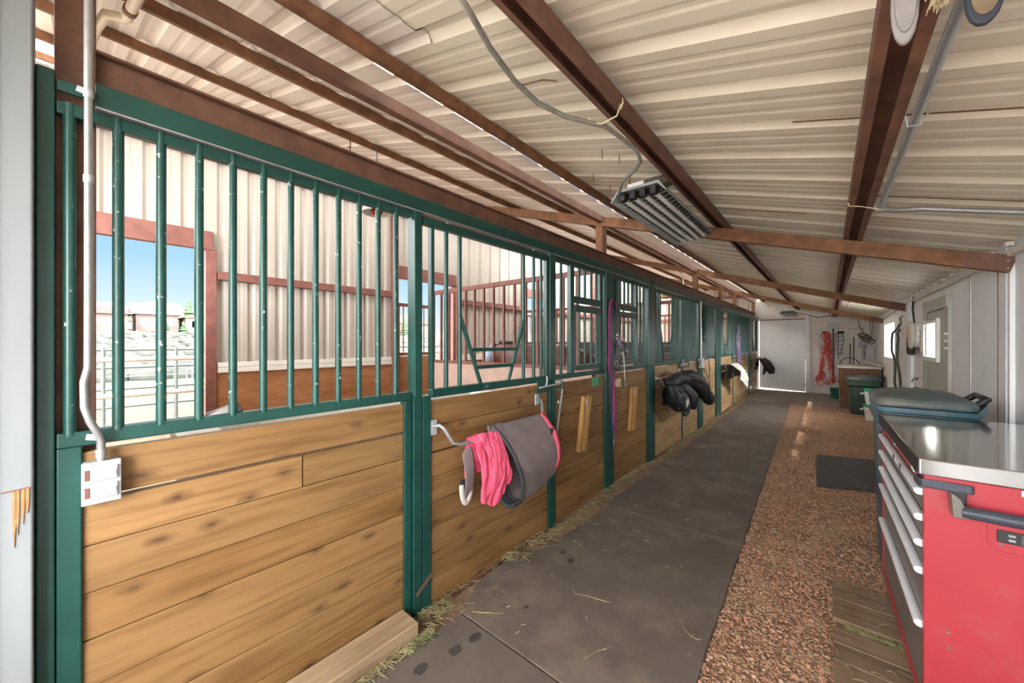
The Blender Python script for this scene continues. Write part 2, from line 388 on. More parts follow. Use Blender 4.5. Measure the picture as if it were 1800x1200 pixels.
# ------------------------------------------------------------------ floor
o = MB().box(XO, xr(13.2) + .1, -1.4, YE + .1, -.15, -.025).build('floor', 'dirt'); struct(o, 'brown dirt floor under the stalls and aisle')
o = MB().prism([(-1.62, 10.35), (xr(10.35), 10.35), (xr(YE), YE), (-1.62, YE)], 'z', -.05, .004).build('floor', 'concrete')
struct(o, 'dusty grey brown concrete strip in front of the far wall')

def edge(y): return -.365 - .027 * y        # gravel side edge of the rubber mats
mats = [(-.3, 1.27, 'nearest the camera, with dark spots'), (1.278, 2.93, 'in front of the pink blanket door'), (2.938, 4.68, 'beside the magenta lead rope'),
        (4.688, 6.4, 'below the black coat'), (6.408, 8.3, 'second from the far end of the row'), (8.308, 10.33, 'farthest from the camera, by the beige blanket')]
for a, b, w in mats:
    n = 8; P = []
    for i in range(n + 1): y = a + (b - a) * i / n; P.append((edge(y) + .004 * math.sin(y * 9), y))
    l = [((-1.44 if y < 1.27 or y > 2.0 else -1.44 - .12 * math.sin((y - 1.27) / .73 * PI) ** .6) + .012 * math.sin(y * 5 + 1), y) for _, y in P][::-1]
    o = MB().prism(P + l, 'z', -.01, .012 + R.random() * .001).build('rubber_mat', 'mat', bevel=.004)
    t_ = tag(o, 'dusty dark rubber floor mat of the aisle, ' + w, 'floor mat', 'rubber mats along the aisle')
for i, (x, y, r) in enumerate([(-1.262, 1.21, .03), (-1.276, 1.1, .03), (-1.315, .944, .034), (-1.242, 2.029, .022), (-1.391, 2.365, .02), (-1.33, 2.079, .02), (-1.2, 1.52, .014), (-1.05, 2.3, .012)]):
    s = MB(); s.prism([(x + (r * (.8 + .4 * R.random())) * math.cos(k * PI / 6) * .8, y + (r * (.8 + .4 * R.random())) * math.sin(k * PI / 6) * 1.1) for k in range(12)], 'z', .0105, .0142)
    o = s.build('damp_spot', 'damp')
    tag(o, 'small dark damp spot on the aisle mats near the first stalls', 'stain', 'dark spots on the rubber mats')

# gravel strip
n = 60; s = MB(); s.grid(lambda u, v: (edge(.3 + v * 10) + .005 + u * (xr(.3 + v * 10) - edge(.3 + v * 10) - .005), -.3 + v * 10.65,
                                       -.0125 + .003 * math.sin(u * 23 + v * 40) * math.sin(v * 90 + u * 7)), 30, 120)
o = s.build('gravel_strip', 'gravelbed', None, smooth=180, solid=.03); tag(o, 'strip of reddish gravel fines between the mats and the right wall', 'gravel', None, 'stuff')
def stones():
    ph = (1 + 5 ** .5) / 2
    iv = np.array([(-1, ph, 0), (1, ph, 0), (-1, -ph, 0), (1, -ph, 0), (0, -1, ph), (0, 1, ph), (0, -1, -ph), (0, 1, -ph), (ph, 0, -1), (ph, 0, 1), (-ph, 0, -1), (-ph, 0, 1)], float) / 1.9
    fi = np.array([(0, 11, 5), (0, 5, 1), (0, 1, 7), (0, 7, 10), (0, 10, 11), (1, 5, 9), (5, 11, 4), (11, 10, 2), (10, 7, 6), (7, 1, 8), (3, 9, 4), (3, 4, 2), (3, 2, 6), (3, 6, 8), (3, 8, 9), (4, 9, 5), (2, 4, 11), (6, 2, 10), (8, 6, 7), (9, 8, 1)])
    rs = np.random.RandomState(3); n = 95000
    y = .75 + 9.6 * rs.rand(n) ** 1.9; e = -.36 - .027 * y; x = e + (np.where(y < 7.5, .77, .86) - e) * rs.rand(n)
    r = .0027 + .0042 * rs.rand(n) ** 1.8 + .0045 * (rs.rand(n) > .97); r *= 1 + .06 * y
    sc = .6 + .8 * rs.rand(n, 3); sc[:, 2] *= .75
    j = 1 + .35 * (rs.rand(n, 12, 1) - .5)
    a = rs.rand(n) * 6.28; ca, sa = np.cos(a), np.sin(a)
    V = iv[None] * j * (r[:, None] * sc)[:, None, :]
    Vx = V[:, :, 0] * ca[:, None] - V[:, :, 1] * sa[:, None]; Vy = V[:, :, 0] * sa[:, None] + V[:, :, 1] * ca[:, None]
    V = np.stack([Vx + x[:, None], Vy + y[:, None], V[:, :, 2] + (.003 + r * .35 * rs.rand(n))[:, None]], 2).reshape(-1, 3)
    Fc = (fi[None] + (np.arange(n) * 12)[:, None, None]).reshape(-1, 3)
    me = bpy.data.meshes.new('gravel_stones'); me.vertices.add(len(V)); me.vertices.foreach_set('co', V.ravel().astype('f'))
    me.loops.add(Fc.size); me.loops.foreach_set('vertex_index', Fc.ravel().astype('i'))
    me.polygons.add(len(Fc)); me.polygons.foreach_set('loop_start', np.arange(0, Fc.size, 3).astype('i')); me.update(); me.validate()
    o = bpy.data.objects.new('gravel_stones', me); COL.objects.link(o); me.materials.append(M['stone'])
    tag(o, 'loose reddish crushed stones covering the gravel strip', 'gravel', None, 'stuff')
stones()
# hay: litter along the foot of the stall fronts and on the gravel
def litter(name, label, spots, seed, rad=.0013):
    rr = random.Random(seed); s = MB()
    for x, y, z in spots(rr):
        a = rr.random() * PI; L = .02 + .05 * rr.random(); b = .3 * rr.uniform(-1, 1); h = rr.random() * .012
        dx, dy = math.cos(a) * L / 2, math.sin(a) * L / 2
        s.tube([(x - dx, y - dy, z + h * .3), (x + b * dy * .4, y - b * dx * .4, z + h + .002), (x + dx, y + dy, z + h * .6)], rad * (1 + .03 * y), 3)
    tag(s.build(name, 'hay', fixn=False), label, 'hay', None, 'stuff')
def along(rr):
    for i in range(4200):
        y = .95 + 12 * rr.random() ** 1.5; w = .13 if y > 1.1 else .03
        if i % 7 == 0: y = -.25 + 1.4 * rr.random()
        w = .13 if y > 1.1 else .035
        if 1.3 < y < 1.75 and rr.random() < .9: continue
        x = (-1.585 if y > 1.1 else -1.45) + abs(rr.gauss(0, .5)) * w + (.05 * math.sin(y * 3.1) if y > 2.2 else 0)
        yield max(x, -1.58), y, .012 + rr.random() * .016
litter('loose_hay', 'trampled hay litter along the foot of the stall fronts', along, 5)
def ongrav(rr):
    for i in range(1500):
        y = .9 + 9.2 * rr.random() ** 1.3; x = edge(y) + .03 + (.7 - edge(y)) * rr.random()
        if rr.random() < .22: y = 2.372 + .022 * rr.gauss(0, 1); x = .07 + .2 * rr.random()
        yield x, y, .016 + rr.random() * .01 + (.012 if (abs(y - 2.37) < .08 and x > .03) else (.036 if (1.4 < y < 2.8 and x > .018) else 0))
litter('loose_hay', 'thin hay scattered on the gravel and between the pallet boards', ongrav, 9, .0011)
stalks = [[(-1.087, 1.80), (-1.06, 1.775), (-1.0, 1.80), (-.887, 1.832)], [(-1.389, 1.312), (-1.33, 1.352), (-1.27, 1.398)],
          [(-.812, 1.429), (-.79, 1.50), (-.763, 1.548)], [(-.56, 1.95), (-.528, 1.90), (-.49, 1.87), (-.457, 1.872)]]
ws = ['long bent hay stalk in the middle of the near mats', 'straight hay stalk near the green door post', 'short curved hay stalk below the bent one', 'pale hooked hay stalk near the gravel edge']
for p, w in zip(stalks, ws):
    s = MB().tube([(x, y, .016) for x, y in p], .0022, 6); a, b = p[-1], p[-2]
    s.tube([(a[0], a[1], .016), (a[0] + .012, a[1] + .016, .017)], .0014, 5); s.tube([(b[0], b[1], .016), (b[0] + .01, b[1] + .02, .019)], .0014, 5)
    tag(s.build('hay_stalk', 'hay'), w, 'hay stalk')
for i in range(70):
    x = -1.35 + .9 * R.random(); y = 1.35 + 5 * R.random() ** 1.3; a = R.random() * 6.28; l = .014 + .024 * R.random()
    o = MB().tube([(x, y, .0145), (x + l * math.cos(a) * .5, y + l * math.sin(a) * .5 + .002, .0155), (x + l * math.cos(a), y + l * math.sin(a), .0145)], .0012, 5).build('hay_bit', 'straw' if i % 3 else 'hay')
    tag(o, 'tiny bit of hay lying on the aisle mats', 'hay', 'hay bits on the mats')

# ------------------------------------------------------------------ steel framing
def beam(name, label, cat, m, pts, w, h, bevel=.003):
    s = MB()
    for a, b in pts: s.bar(a, b, w, h)
    return tag(s.build(name, m, bevel=bevel), label, cat)
wh = ['above the camera at the barn end', 'nearest in view, past the front fluorescent lamp', 'second from the camera in view, above the black coat', 'farthest from the camera, in front of the far wall']
for y, w in zip(BAYS, wh):
    if y < 0: continue
    xe = xr(y) - .004
    a = (XO + .05, y, zt(XO + .05) - .132); b = (xe, y, zt(xe) - .132)
    root = thing('rafter', 'rusty steel rafter crossing the aisle, ' + w, 'beam', (a[0], y, a[2]), 'roof rafters')
    MB().bar(a, b, .05, .088).build('beam', 'rust', root, bevel=.004)
    p = MB(); p.bar((xe - .17, y - .027, zt(xe - .17) - .132), (xe, y - .027, zt(xe) - .132), .006, .092); o = p.build('end_plate', 'rustdark', root); o['label'] = 'darker bolted end plate'
    for q in (-.02, .02): MB().ball((xe - .02, y - .032, zt(xe) - .132 + q), .006, 6).build('bolt', 'galv', root)
y = BAYS[0]
beam('rafter', 'brown steel rafter over the stall at the near corner post', 'beam', 'rustdark', [((XO + .05, y, zt(XO) - .15), (-1.72, y, zt(-1.72) - .14))], .05, .088)
def zpur(x): return zt(x) - .085
# open channels over the aisle
for x, w, y0 in ((.125, 'nearest the right wall with a conduit beside it', -.3), (-.643, 'above the front fluorescent lamp', -.3)):
    wd = .088; zb = zpur(x); s = MB(); zc = zt(x) - .03
    h2 = wd / 2; sl = .308
    def zz(px): return zb - sl * (px - x)
    poly = [(x - h2, zz(x - h2)), (x - h2 + .024, zz(x - h2 + .024)), (x - h2 + .024, zz(x) + .008), (x - h2 + .005, zz(x) + .012), (x - h2 + .005, zc - .004), (x + h2 - .005, zc - .031),
            (x + h2 - .005, zz(x) + .004), (x + h2 - .024, zz(x) + .004), (x + h2 - .024, zz(x + h2 - .024)), (x + h2, zz(x + h2)), (x + h2, zc - .010), (x - h2, zc + .017)]
    s.prism(poly, 'y', y0, YE - .02)
    o = s.build('purlin', 'rustdark'); tag(o, 'open brown steel channel purlin, ' + w, 'beam', 'roof purlins')
for x, w in ((-1.43, 'first on the stall side of the front fluorescent lamp'), (-2.2, 'first over the stalls beyond the post line'), (-2.95, 'second over the stalls beyond the post line'),
             (-3.7, 'third over the stalls'), (-4.45, 'fourth over the stalls'), (-5.2, 'close to the outer wall')):
    s = MB(); s.bar((x, -.3, zt(x) - .034), (x, YE - .02, zt(x) - .034), .045, .048, up=tuple(up))
    tag(s.build('purlin', 'rust', bevel=.003), 'rusty closed steel purlin, ' + w, 'beam', 'roof purlins')
s = MB(); s.bar((-1.675, -.05, 2.592), (-1.675, YE - .01, 2.592), .04, .056); s.bar((-1.675, -.05, 2.560), (-1.675, YE - .01, 2.560), .046, .008)
tag(s.build('eave_beam', 'rustdark', bevel=.002), 'wide dark brown steel beam running along the top of the short posts', 'beam')
s = MB(); s.box(-1.76, -1.66, -.02, YE - .01, 2.10, 2.255); s.box(-1.77, -1.64, -.02, YE - .01, 2.255, 2.264)
tag(s.build('header_beam', 'rustdark', bevel=.003), 'long brown steel beam lying behind the green header rail of the stalls', 'beam')
for y, w in ((3.34, 'nearest of the row'), (6.75, 'second in the row'), (10.12, 'third in the row'), (13.09, 'against the far wall')):
    o = MB().box(-1.735, -1.66, y - .045, y + .045, 2.264, 2.556).build('short_post', 'rust', bevel=.004)
    tag(o, 'short rusty steel post standing on the stall header beam, ' + w, 'post', 'short roof posts')
for y, w in ((3.34, 'between the first and second stall'), (6.75, 'between the second and third stall'), (10.12, 'between the third and fourth stall')):
    o = MB().box(-1.735, -1.66, y - .045, y + .045, -.02, 2.098).build('stall_column', 'rustdark', bevel=.004)
    tag(o, 'brown steel column behind the stall fronts, ' + w, 'post', 'stall columns')
s = MB(); s.box(-1.77, -1.63, -.045, .033, 0, 2.62); o = s.build('corner_column', 'rustdark', bevel=.004)
tag(o, 'dark brown steel column behind the metal conduit at the near corner', 'post')
for y, w in ((BAYS[0], 'at the near end'), (3.36, 'by the first stall divider'), (6.76, 'by the second stall divider'), (10.15, 'by the third stall divider'), (13.08, 'at the far corner')):
    o = MB().box(XO + .006, XO + .1, y - .05, y + .05, -.02, zt(XO + .1) - .18).build('wall_column', 'redsteel', bevel=.004)
    tag(o, 'red primed steel column against the outer stall wall, ' + w, 'post', 'outer wall columns')

# ------------------------------------------------------------------ outer wall with its doorways
OPEN = [(-.02 + .05, .95), (3.42, 4.62), (6.82, 7.95), (10.22, 11.4)]
HZ = 2.47
s = MB(); ys = [-.45] + [q for o_ in OPEN for q in o_] + [YE + .05]
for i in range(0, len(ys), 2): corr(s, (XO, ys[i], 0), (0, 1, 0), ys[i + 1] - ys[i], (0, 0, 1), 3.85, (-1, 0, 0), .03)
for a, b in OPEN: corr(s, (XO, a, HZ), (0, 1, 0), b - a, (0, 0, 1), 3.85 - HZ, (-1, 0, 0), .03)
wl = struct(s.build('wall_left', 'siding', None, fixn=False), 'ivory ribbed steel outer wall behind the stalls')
for i in range(0, len(ys), 2):
    a, b = max(ys[i], -.3), ys[i + 1] - .02
    if b - a < .3: continue
    a += .1
    MB().box(XO + .002, XO + .018, a, b, -.02, 1.04).build('plywood_lining', 'ply', wl)
    o = MB().box(XO + .002, XO + .05, a, b, 1.04, 1.10).box(XO + .002, XO + .04, a, b, 1.105, 1.16).build('white_rail', 'whitepl', wl, bevel=.004); o['label'] = 'white rail above the plywood lining'
    MB().box(XO + .004, XO + .07, a, b, 2.13, 2.225).build('wall_girt', 'redsteel', wl, bevel=.003)
MB().box(XO + .004, XO + .09, -.3, YE, 3.52, 3.63).build('wall_girt', 'redsteel', wl, bevel=.003)
for (a, b), w in zip(OPEN, ('first', 'second', 'third', 'fourth')):
    f = MB().box(XO - .03, XO + .06, a - .04, b + .06, HZ - .01, HZ + .2).box(XO - .03, XO + .05, b - .01, b + .09, -.02, HZ).box(XO - .03, XO + .05, a - .045, a + .005, -.02, HZ)
    f.build('doorway_frame', 'redsteel', wl, bevel=.003)
# half gates in the second to fourth doorways
for (a, b), w in list(zip(OPEN, ('first', 'second', 'third', 'fourth')))[1:]:
    g = thing('stall_gate', 'barred half gate with plywood lower panel in the %s stall doorway' % w, 'gate', (XO, a, 0), 'outer stall gates')
    y0, y1 = a + .01, a + .78
    MB().box(XO - .01, XO + .01, y0, y1, .02, 1.16).build('plywood_panel', 'ply', g)
    f = MB()
    for z in (1.17, 2.0): f.box(XO - .015, XO + .02, y0, y1, z, z + .055)
    for y in (y0, y1 - .05): f.box(XO - .015, XO + .02, y, y + .05, .02, 2.05)
    f.build('gate_frame', 'redsteel', g, bevel=.003)
    for k in range(1, 7):
        y = y0 + .02 + (y1 - y0 - .04) * k / 7; MB().tube([(XO, y, 1.2), (XO, y, 2.02)], .011, 8).build('bar', 'rustdark', g, smooth=60)
# dividers between the stalls
for y, w, x1 in ((3.31, 'between the first and second stall', -4.3), (6.72, 'between the second and third stall', -5.3), (10.1, 'between the third and fourth stall', -5.3)):
    d = thing('stall_divider', 'red barred partition on plywood %s' % w, 'partition', (-1.8, y, 0), 'stall partitions')
    x0 = -1.78
    MB().box(x1, x0, y - .012, y + .012, 0, 1.11).build('plywood_panel', 'plypale', d)
    if w.endswith('third stall'):
        MB().box(x1, x0, y - .016, y - .0125, 1.0, 1.40).build('rubber_sheet', 'blackmat', d)['label'] = 'black rubber sheet above the plywood'
    f = MB(); f.box(x1, x0, y - .02, y + .02, 2.075, 2.13); f.box(x1, x0, y - .02, y + .02, 1.11, 1.15)
    f.box(x1 - .05, x1, y - .025, y + .025, 0, 2.13); f.build('frame', 'redsteel', d, bevel=.003)
    n = int((x0 - x1) / .165)
    for k in range(1, n):
        x = x1 + (x0 - x1) * k / n; MB().box(x - .013, x + .013, y - .013, y + .013, 1.15, 2.075).build('bar', 'redsteel', d)

# ------------------------------------------------------------------ far wall
s = MB(); dx0, dx1 = -1.56, -.47
s.box(dx1, xr(YE) + .2, YE, YE + .08, -.02, zt(dx1) + .0)
s.v[4] = (dx1, YE, zt(dx1)); s.v[7] = (dx1, YE + .08, zt(dx1)); s.v[5] = (xr(YE) + .2, YE, zt(xr(YE) + .2)); s.v[6] = (xr(YE) + .2, YE + .08, zt(xr(YE) + .2))
k = len(s.v); s.box(-1.66, dx1, YE, YE + .08, 2.04, 2.5); s.v[k + 4] = (-1.66, YE, zt(-1.66)); s.v[k + 7] = (-1.66, YE + .08, zt(-1.66)); s.v[k + 5] = (dx1, YE, zt(dx1)); s.v[k + 6] = (dx1, YE + .08, zt(dx1))
s.box(-1.66, dx0, YE, YE + .08, -.02, 2.04)
wf = struct(s.build('wall_back', 'whitedirty'), 'dusty white painted wall at the far end of the aisle')
s = MB(); corr(s, (-1.66, YE + .03, 0), (-1, 0, 0), 3.8, (0, 0, 1), 2.7, (0, 1, 0)); corr(s, (-1.66, YE + .03, 2.7), (-1, 0, 0), 3.8, (0, 0, 1), 1.2, (0, 1, 0))
s.build('ribbed_sheet', 'siding', wf, fixn=False)
f = MB(); f.box(-5.4, -1.74, YE - .04, YE + .02, 2.75, 2.83)
f.box(-5.4, -1.74, YE - .04, YE + .02, 2.1, 2.18)
for x in (-2.6, -3.6, -4.6): f.box(x - .04, x + .04, YE - .04, YE + .02, 0, 3.0)
f.build('wall_girt', 'rust', wf)
f = MB(); f.box(dx1 + .01, dx1 + .09, YE - .035, YE, 0, zt(dx1 + .1) - .12); f.box(dx1 + .095, dx1 + .125, YE - .02, YE, 0, zt(dx1 + .1) - .12)
f.build('trim_batten', 'whitewall', wf, bevel=.003)
d = thing('door_2', 'big white sliding door in the far wall with daylight along its foot', 'door', ((dx0 + dx1) / 2, YE, 0)); d['kind'] = 'structure'
lf = MB(); lf.add([(dx0 + .018, YE + .03, .055), (dx1 - .004, YE + .03, .008), (dx1 - .004, YE + .06, .008), (dx0 + .018, YE + .06, .055), (dx0 + .018, YE + .03, 2.036), (dx1 - .004, YE + .03, 2.036), (dx1 - .004, YE + .06, 2.036), (dx0 + .018, YE + .06, 2.036)],
                  [(0, 3, 2, 1), (4, 5, 6, 7), (0, 1, 5, 4), (1, 2, 6, 5), (2, 3, 7, 6), (3, 0, 4, 7)])
lf.build('door_leaf', 'whitewall', d, bevel=.002)
MB().tube([(dx1 - .02, YE - .005, .03), (dx1 - .02, YE - .005, 2.03)], .014, 10).build('hinge_tube', 'whitedirty', d, smooth=60)
for z in (.22, .98, 1.6): MB().box(dx1 - .05, dx1 + .03, YE - .024, YE + .02, z - .035, z + .035).build('hinge', 'galvdull' if z < .5 else 'whitedirty', d, bevel=.003)
MB().box(dx0 - .04, dx1 + .01, YE - .015, YE, 2.035, 2.06).build('track', 'rustdark', d)

# ------------------------------------------------------------------ right wall with window and grey door
DW = (4.92, 5.46, 1.262, 1.572); WN = (7.95, 9.25, 1.15, 1.70)
s = MB()
def wseg(y0, y1, z0, z1):
    k = len(s.v); s.box(0, .09, y0, y1, z0, z1 or 0)
    for i in range(k, k + 8):
        x, y, z = s.v[i]; x += xr(y)
        if z1 is None and i - k >= 4: z = zt(x) - .002
        s.v[i] = (x, y, z)
for y0, y1 in ((-1.4, 4.9), (4.9, DW[0]), (DW[1], 7.5), (7.5, WN[0]), (WN[1], YE + .08)): wseg(y0, y1, -.02, None)
for y0, y1, z0, z1 in (DW, WN): wseg(y0, y1, -.02, z0); wseg(y0, y1, z1, None)
wr = struct(s.build('wall_right', 'whitewall'), 'white painted board wall on the right of the aisle')
f = MB()
for y in (3.30, 3.36): f.box(.752, .772, y - .015, y + .015, 0, 1.93)
for y, w in ((6.62, .09), (6.42, .05)): f.box(.74, .772, y - w, y + w, 0, 1.93)
for y in (3.56, 4.1, 7.3, 7.75, 10.6): f.box(xr(y) - .003, xr(y) + .005, y - .006, y + .006, 0, 1.92)
f.build('trim_batten', 'whitewall', wr)
f = MB()
for y in (3.545, 4.11, 7.31): f.box(xr(y) - .0035, xr(y) + .004, y - .0025, y + .0025, 0, 1.92)
f.build('board_seam', 'rustdark', wr)
s = MB()
for a, b in ((-1.4, 7.5), (7.5, YE)): s.bar((xr(a) - .012, a, 1.885 + (zt(xr(a)) - zt(.77))), (xr(b) - .012, b, 1.885 + (zt(xr(b)) - zt(.77))), .03, .038)
struct(s.build('trim_1', 'whitedirty', bevel=.003), 'narrow pale trim board along the top of the right wall')
s = MB()
for y in np.arange(3.1, 13, .3): s.bar((xr(y) - .03, y + .13, zt(xr(y)) - .026), (xr(y) - .03, y + .17, zt(xr(y)) - .026), .03, .022)
s.build('closure_block', 'whitedirty', wr)
d = thing('door_1', 'grey green side door with a small white framed window in the right wall', 'door', (.77, 5.1, 0)); d['kind'] = 'structure'
lf = MB(); X0, X1 = .745, .768
for a, b, z0, z1 in ((4.6, DW[0] - .03, 0, 1.775), (DW[1] + .03, 5.6, 0, 1.80), (DW[0] - .03, DW[1] + .03, 0, DW[2] - .04), (DW[0] - .03, DW[1] + .03, DW[3] + .04, 1.79)): lf.box(X0, X1, a, b, z0, z1)
lf.build('door_leaf', 'greydoor', d)
f = MB(); f.box(.738, .746, 5.42, 5.6, 0, 1.80); f.box(.735, .7445, 4.6, 5.42, 1.69, 1.79); f.build('door_casing', 'greydoor', d, bevel=.002)
f = MB(); f.box(.743, .7455, 5.405, 5.415, 0, 1.69); f.box(.743, .7455, 4.75, 5.41, 1.68, 1.688); f.build('panel_groove', 'rustdark', d)
f = MB()
for a, b, z0, z1 in ((DW[0] - .04, DW[0], DW[2] - .04, DW[3] + .04), (DW[1], DW[1] + .03, DW[2] - .04, DW[3] + .04), (DW[0], DW[1], DW[2] - .04, DW[2]), (DW[0], DW[1], DW[3], DW[3] + .03)): f.box(.722, .772, a, b, z0, z1)
f.build('window_frame', 'whitepl', d, bevel=.003)
MB().grid(lambda u, v: (.742 + .004 * math.sin(u * 40), DW[0] + u * (DW[1] - DW[0]), DW[2] + v * (DW[3] - DW[2])), 60, 1).build('window_pane', 'pane', d)
for z in (1.35, 1.41, 1.47): MB().ball((.738, 4.62, z), .012, 6).build('hinge_knuckle', 'whitepl', d)
w1 = thing('window_1', 'tall narrow white framed window with ribbed pane in the right wall', 'window', (xr(8.6), 8.6, 1.15)); w1['kind'] = 'structure'
f = MB()
for a, b, z0, z1 in ((WN[0] - .12, WN[0], WN[2] - .12, WN[3] + .1), (WN[1], WN[1] + .12, WN[2] - .12, WN[3] + .1), (WN[0], WN[1], WN[2] - .12, WN[2]), (WN[0], WN[1], WN[3], WN[3] + .1)): f.box(xr(8.6) - .04, xr(8.6) + .02, a, b, z0, z1)
f.build('window_frame', 'whitewall', w1, bevel=.003)
MB().grid(lambda u, v: (xr(8.6) - .018 + .006 * math.sin(u * 30), WN[0] + u * (WN[1] - WN[0]), WN[2] + v * (WN[3] - WN[2])), 60, 1).build('window_pane', 'pane', w1)

# ------------------------------------------------------------------ near corner: white timber jamb and end wall
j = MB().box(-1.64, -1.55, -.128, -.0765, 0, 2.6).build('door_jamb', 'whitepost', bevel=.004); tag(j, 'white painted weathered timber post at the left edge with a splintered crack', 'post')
c = MB()
for y, z, h in ((-.105, .995, .11), (-.1, 1.0, .085), (-.092, 1.0, .06), (-.085, 1.0, .035)):
    c.prism([(y - .003, z + .03), (y + .003, z + .03), (y + .0025, z - h * .4), (y, z - h), (y - .003, z - h * .5)], 'x', -1.551, -1.5475)
c.build('split_wood', 'raw', j)['label'] = 'bare splintered wood where the paint has broken off'
MB().bar((-1.5492, -.125, 1.027), (-1.5492, -.078, 1.03), .004, .003).build('crack', 'rustdark', j)
o = MB().box(-1.60, -1.545, -1.3, -.131, 0, 2.6).build('wall_front', 'whitewall'); struct(o, 'white boarding beside the timber post at the left edge')
s = MB(); s.box(XO, -1.61, -.44, -.36, -.02, 1.9); struct(s.build('wall_front', 'siding'), 'low end wall added out of view to limit light in the first stall')  # unseen wall, its height set to limit light entering the first stall
s = MB(); s.box(-1.6, .86, -1.38, -1.3, -.02, .8)  # unseen wall added to keep low daylight off the near boards
struct(s.build('wall_front', 'whitewall'), 'half wall added behind the camera to trim low daylight at the open aisle end')

# ------------------------------------------------------------------ stall fronts
BZ = [.01 + .135 * i for i in range(9)]
def boards(root, y0, y1, gaps=(), x=-1.60, seam=None, m='board'):
    for i in range(8):
        z0, z1 = BZ[i] + .001, BZ[i + 1] - .0015
        if i in gaps: z1 -= .009
        cuts = [(y0, y1)]
        if seam and seam[0] == i: cuts = [(y0, seam[1] - .002), (seam[1] + .002, y1)]
        for a, b in cuts:
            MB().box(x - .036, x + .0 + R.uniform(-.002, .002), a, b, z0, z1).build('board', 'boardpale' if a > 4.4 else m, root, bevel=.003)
def vbar(root, y, z0=1.14, z1=2.06, x=-1.60, m='green', r=.0128):
    MB().tube([(x, y, z0), (x, y, z1)], r, 10).build('bar', m, root, smooth=60)
def panel(label, y0, y1, bars, gaps=(), feed=None, seam=None, worn=False, zt_=2.06, post_l=.0, post_r=.0):
    p = thing('grille_partition', label, 'stall panel', (-1.60, (y0 + y1) / 2, 0), 'fixed stall front panels')
    f = MB(); f.box(-1.625, -1.59, y0, y1, 1.108, 1.15); MB().box(-1.622, -1.59, y0, y1, zt_ - .035, zt_).build('top_rail', 'green', p, bevel=.004)
    if post_l: f.box(-1.63, -1.588, y0, y0 + post_l, 0, 1.108)
    if post_r: f.box(-1.63, -1.588, y1 - post_r, y1, 0, 1.108)
    if feed:
        a, b = feed
        for y in (a, b): f.box(-1.622, -1.585, y - .03, y + .03, 1.15, zt_ - .035)
        f.box(-1.618, -1.586, a, b, 1.727, 1.782)
    f.build('lower_frame', 'green', p, bevel=.004)
    boards(p, y0 + post_l, y1 - post_r, gaps, seam=seam)
    for y in bars:
        if feed and feed[0] < y < feed[1]: vbar(p, y, 1.76)
        else: vbar(p, y, m='greenworn' if worn else 'green')
    if feed:
        a, b = feed; dr = MB(); dr.box(-1.616, -1.584, a + .034, b - .034, 1.655, 1.71); dr.box(-1.616, -1.584, a + .034, b - .034, 1.165, 1.207)
        dr.box(-1.614, -1.586, a + .034, a + .056, 1.165, 1.71); dr.box(-1.614, -1.586, b - .056, b - .034, 1.165, 1.71)
        fd = dr.build('feed_door', 'green', p, bevel=.003); fd['label'] = 'small barred feed door'
        for y in bars:
            if a + .06 < y < b - .06: MB().tube([(-1.60, y, 1.19), (-1.60, y, 1.67)], .0105, 10).build('bar', 'greenworn', fd, smooth=60)
    return p
def post(label, y0, y1, upper=True, yu=None):
    p = thing('stall_post', label, 'post', (-1.61, (y0 + y1) / 2, 0), 'green stall posts')
    m = (y0 + y1) / 2
    MB().box(-1.64, -1.578, y0, m - .002, 0, 1.12).box(-1.64, -1.578, m + .002, y1, 0, 1.12).build('lower_tube', 'green', p, bevel=.004)
    a, b = yu or (y0, y1)
    MB().box(-1.64, -1.574, a, b, 1.12, 2.064).build('upper_tube', 'green', p, bevel=.004)
    return p
b1 = [.076 + .0925 * k for k in range(-1, 11)]
p1 = panel('first stall panel nearest the camera with twelve chipped green bars over pine boards', -.04, 1.085, b1, gaps=(6,), seam=(6, .583), worn=True, post_l=.046, post_r=.04)
cp = thing('corner_post', 'flat dark green post at the left edge beside the white timber post', 'post', (-1.6, -.06, 0))
MB().box(-1.64, -1.588, -.075, -.042, 0, 2.137).build('post_tube', 'green', cp, bevel=.004)
MB().box(-1.60, -1.587, -.0395, .012, 2.085, 2.115).build('top_bracket', 'green', cp, bevel=.003)
P1 = post('green post between the first stall panel and the pink blanket door', 1.09, 1.198, yu=(1.095, 1.14))
o = MB().bar((-1.5775, 1.105, .12), (-1.5775, 1.198, .185), .003, .018).build('tape_strip', 'rustdark', P1); o['label'] = 'brown smear near the foot'
post('green post between the pink blanket door and the panel with the hanging chain', 2.282, 2.36)
p2 = panel('stall panel with a barred feed door and a hanging chain, second from the camera', 2.365, 3.2, [2.468, 2.749, 2.845, 2.956, 3.05], feed=(2.62, 3.13), gaps=(7,))
post('green bay post carrying the magenta lead rope', 3.2, 3.375)
panel('stall panel with a feed door behind the magenta lead rope, third from the camera', 3.38, 4.275, [3.56, 3.66, 3.76, 3.86, 4.08, 4.18], feed=(3.47, 3.97), gaps=(6,))
post('green post to the left of the black coat door', 4.28, 4.5)
panel('stall panel to the right of the black coat door, fourth from the camera', 5.63, 6.47, [5.70 + .0925 * k for k in range(8)], gaps=(3,), post_l=.035)
post('grey green bay post under the electrical box', 6.48, 6.75)
panel('stall panel between the electrical box and the beige blanket door', 6.76, 7.7, [6.84 + .0925 * k for k in range(9)], gaps=(5,))
post('green post to the left of the beige blanket door', 7.71, 8.13)
panel('stall panel behind the purple patterned halter', 9.36, 11.55, [9.43 + .0925 * k for k in range(23)], post_l=.04)
post('green post to the left of the farthest stall door', 11.57, 11.95)
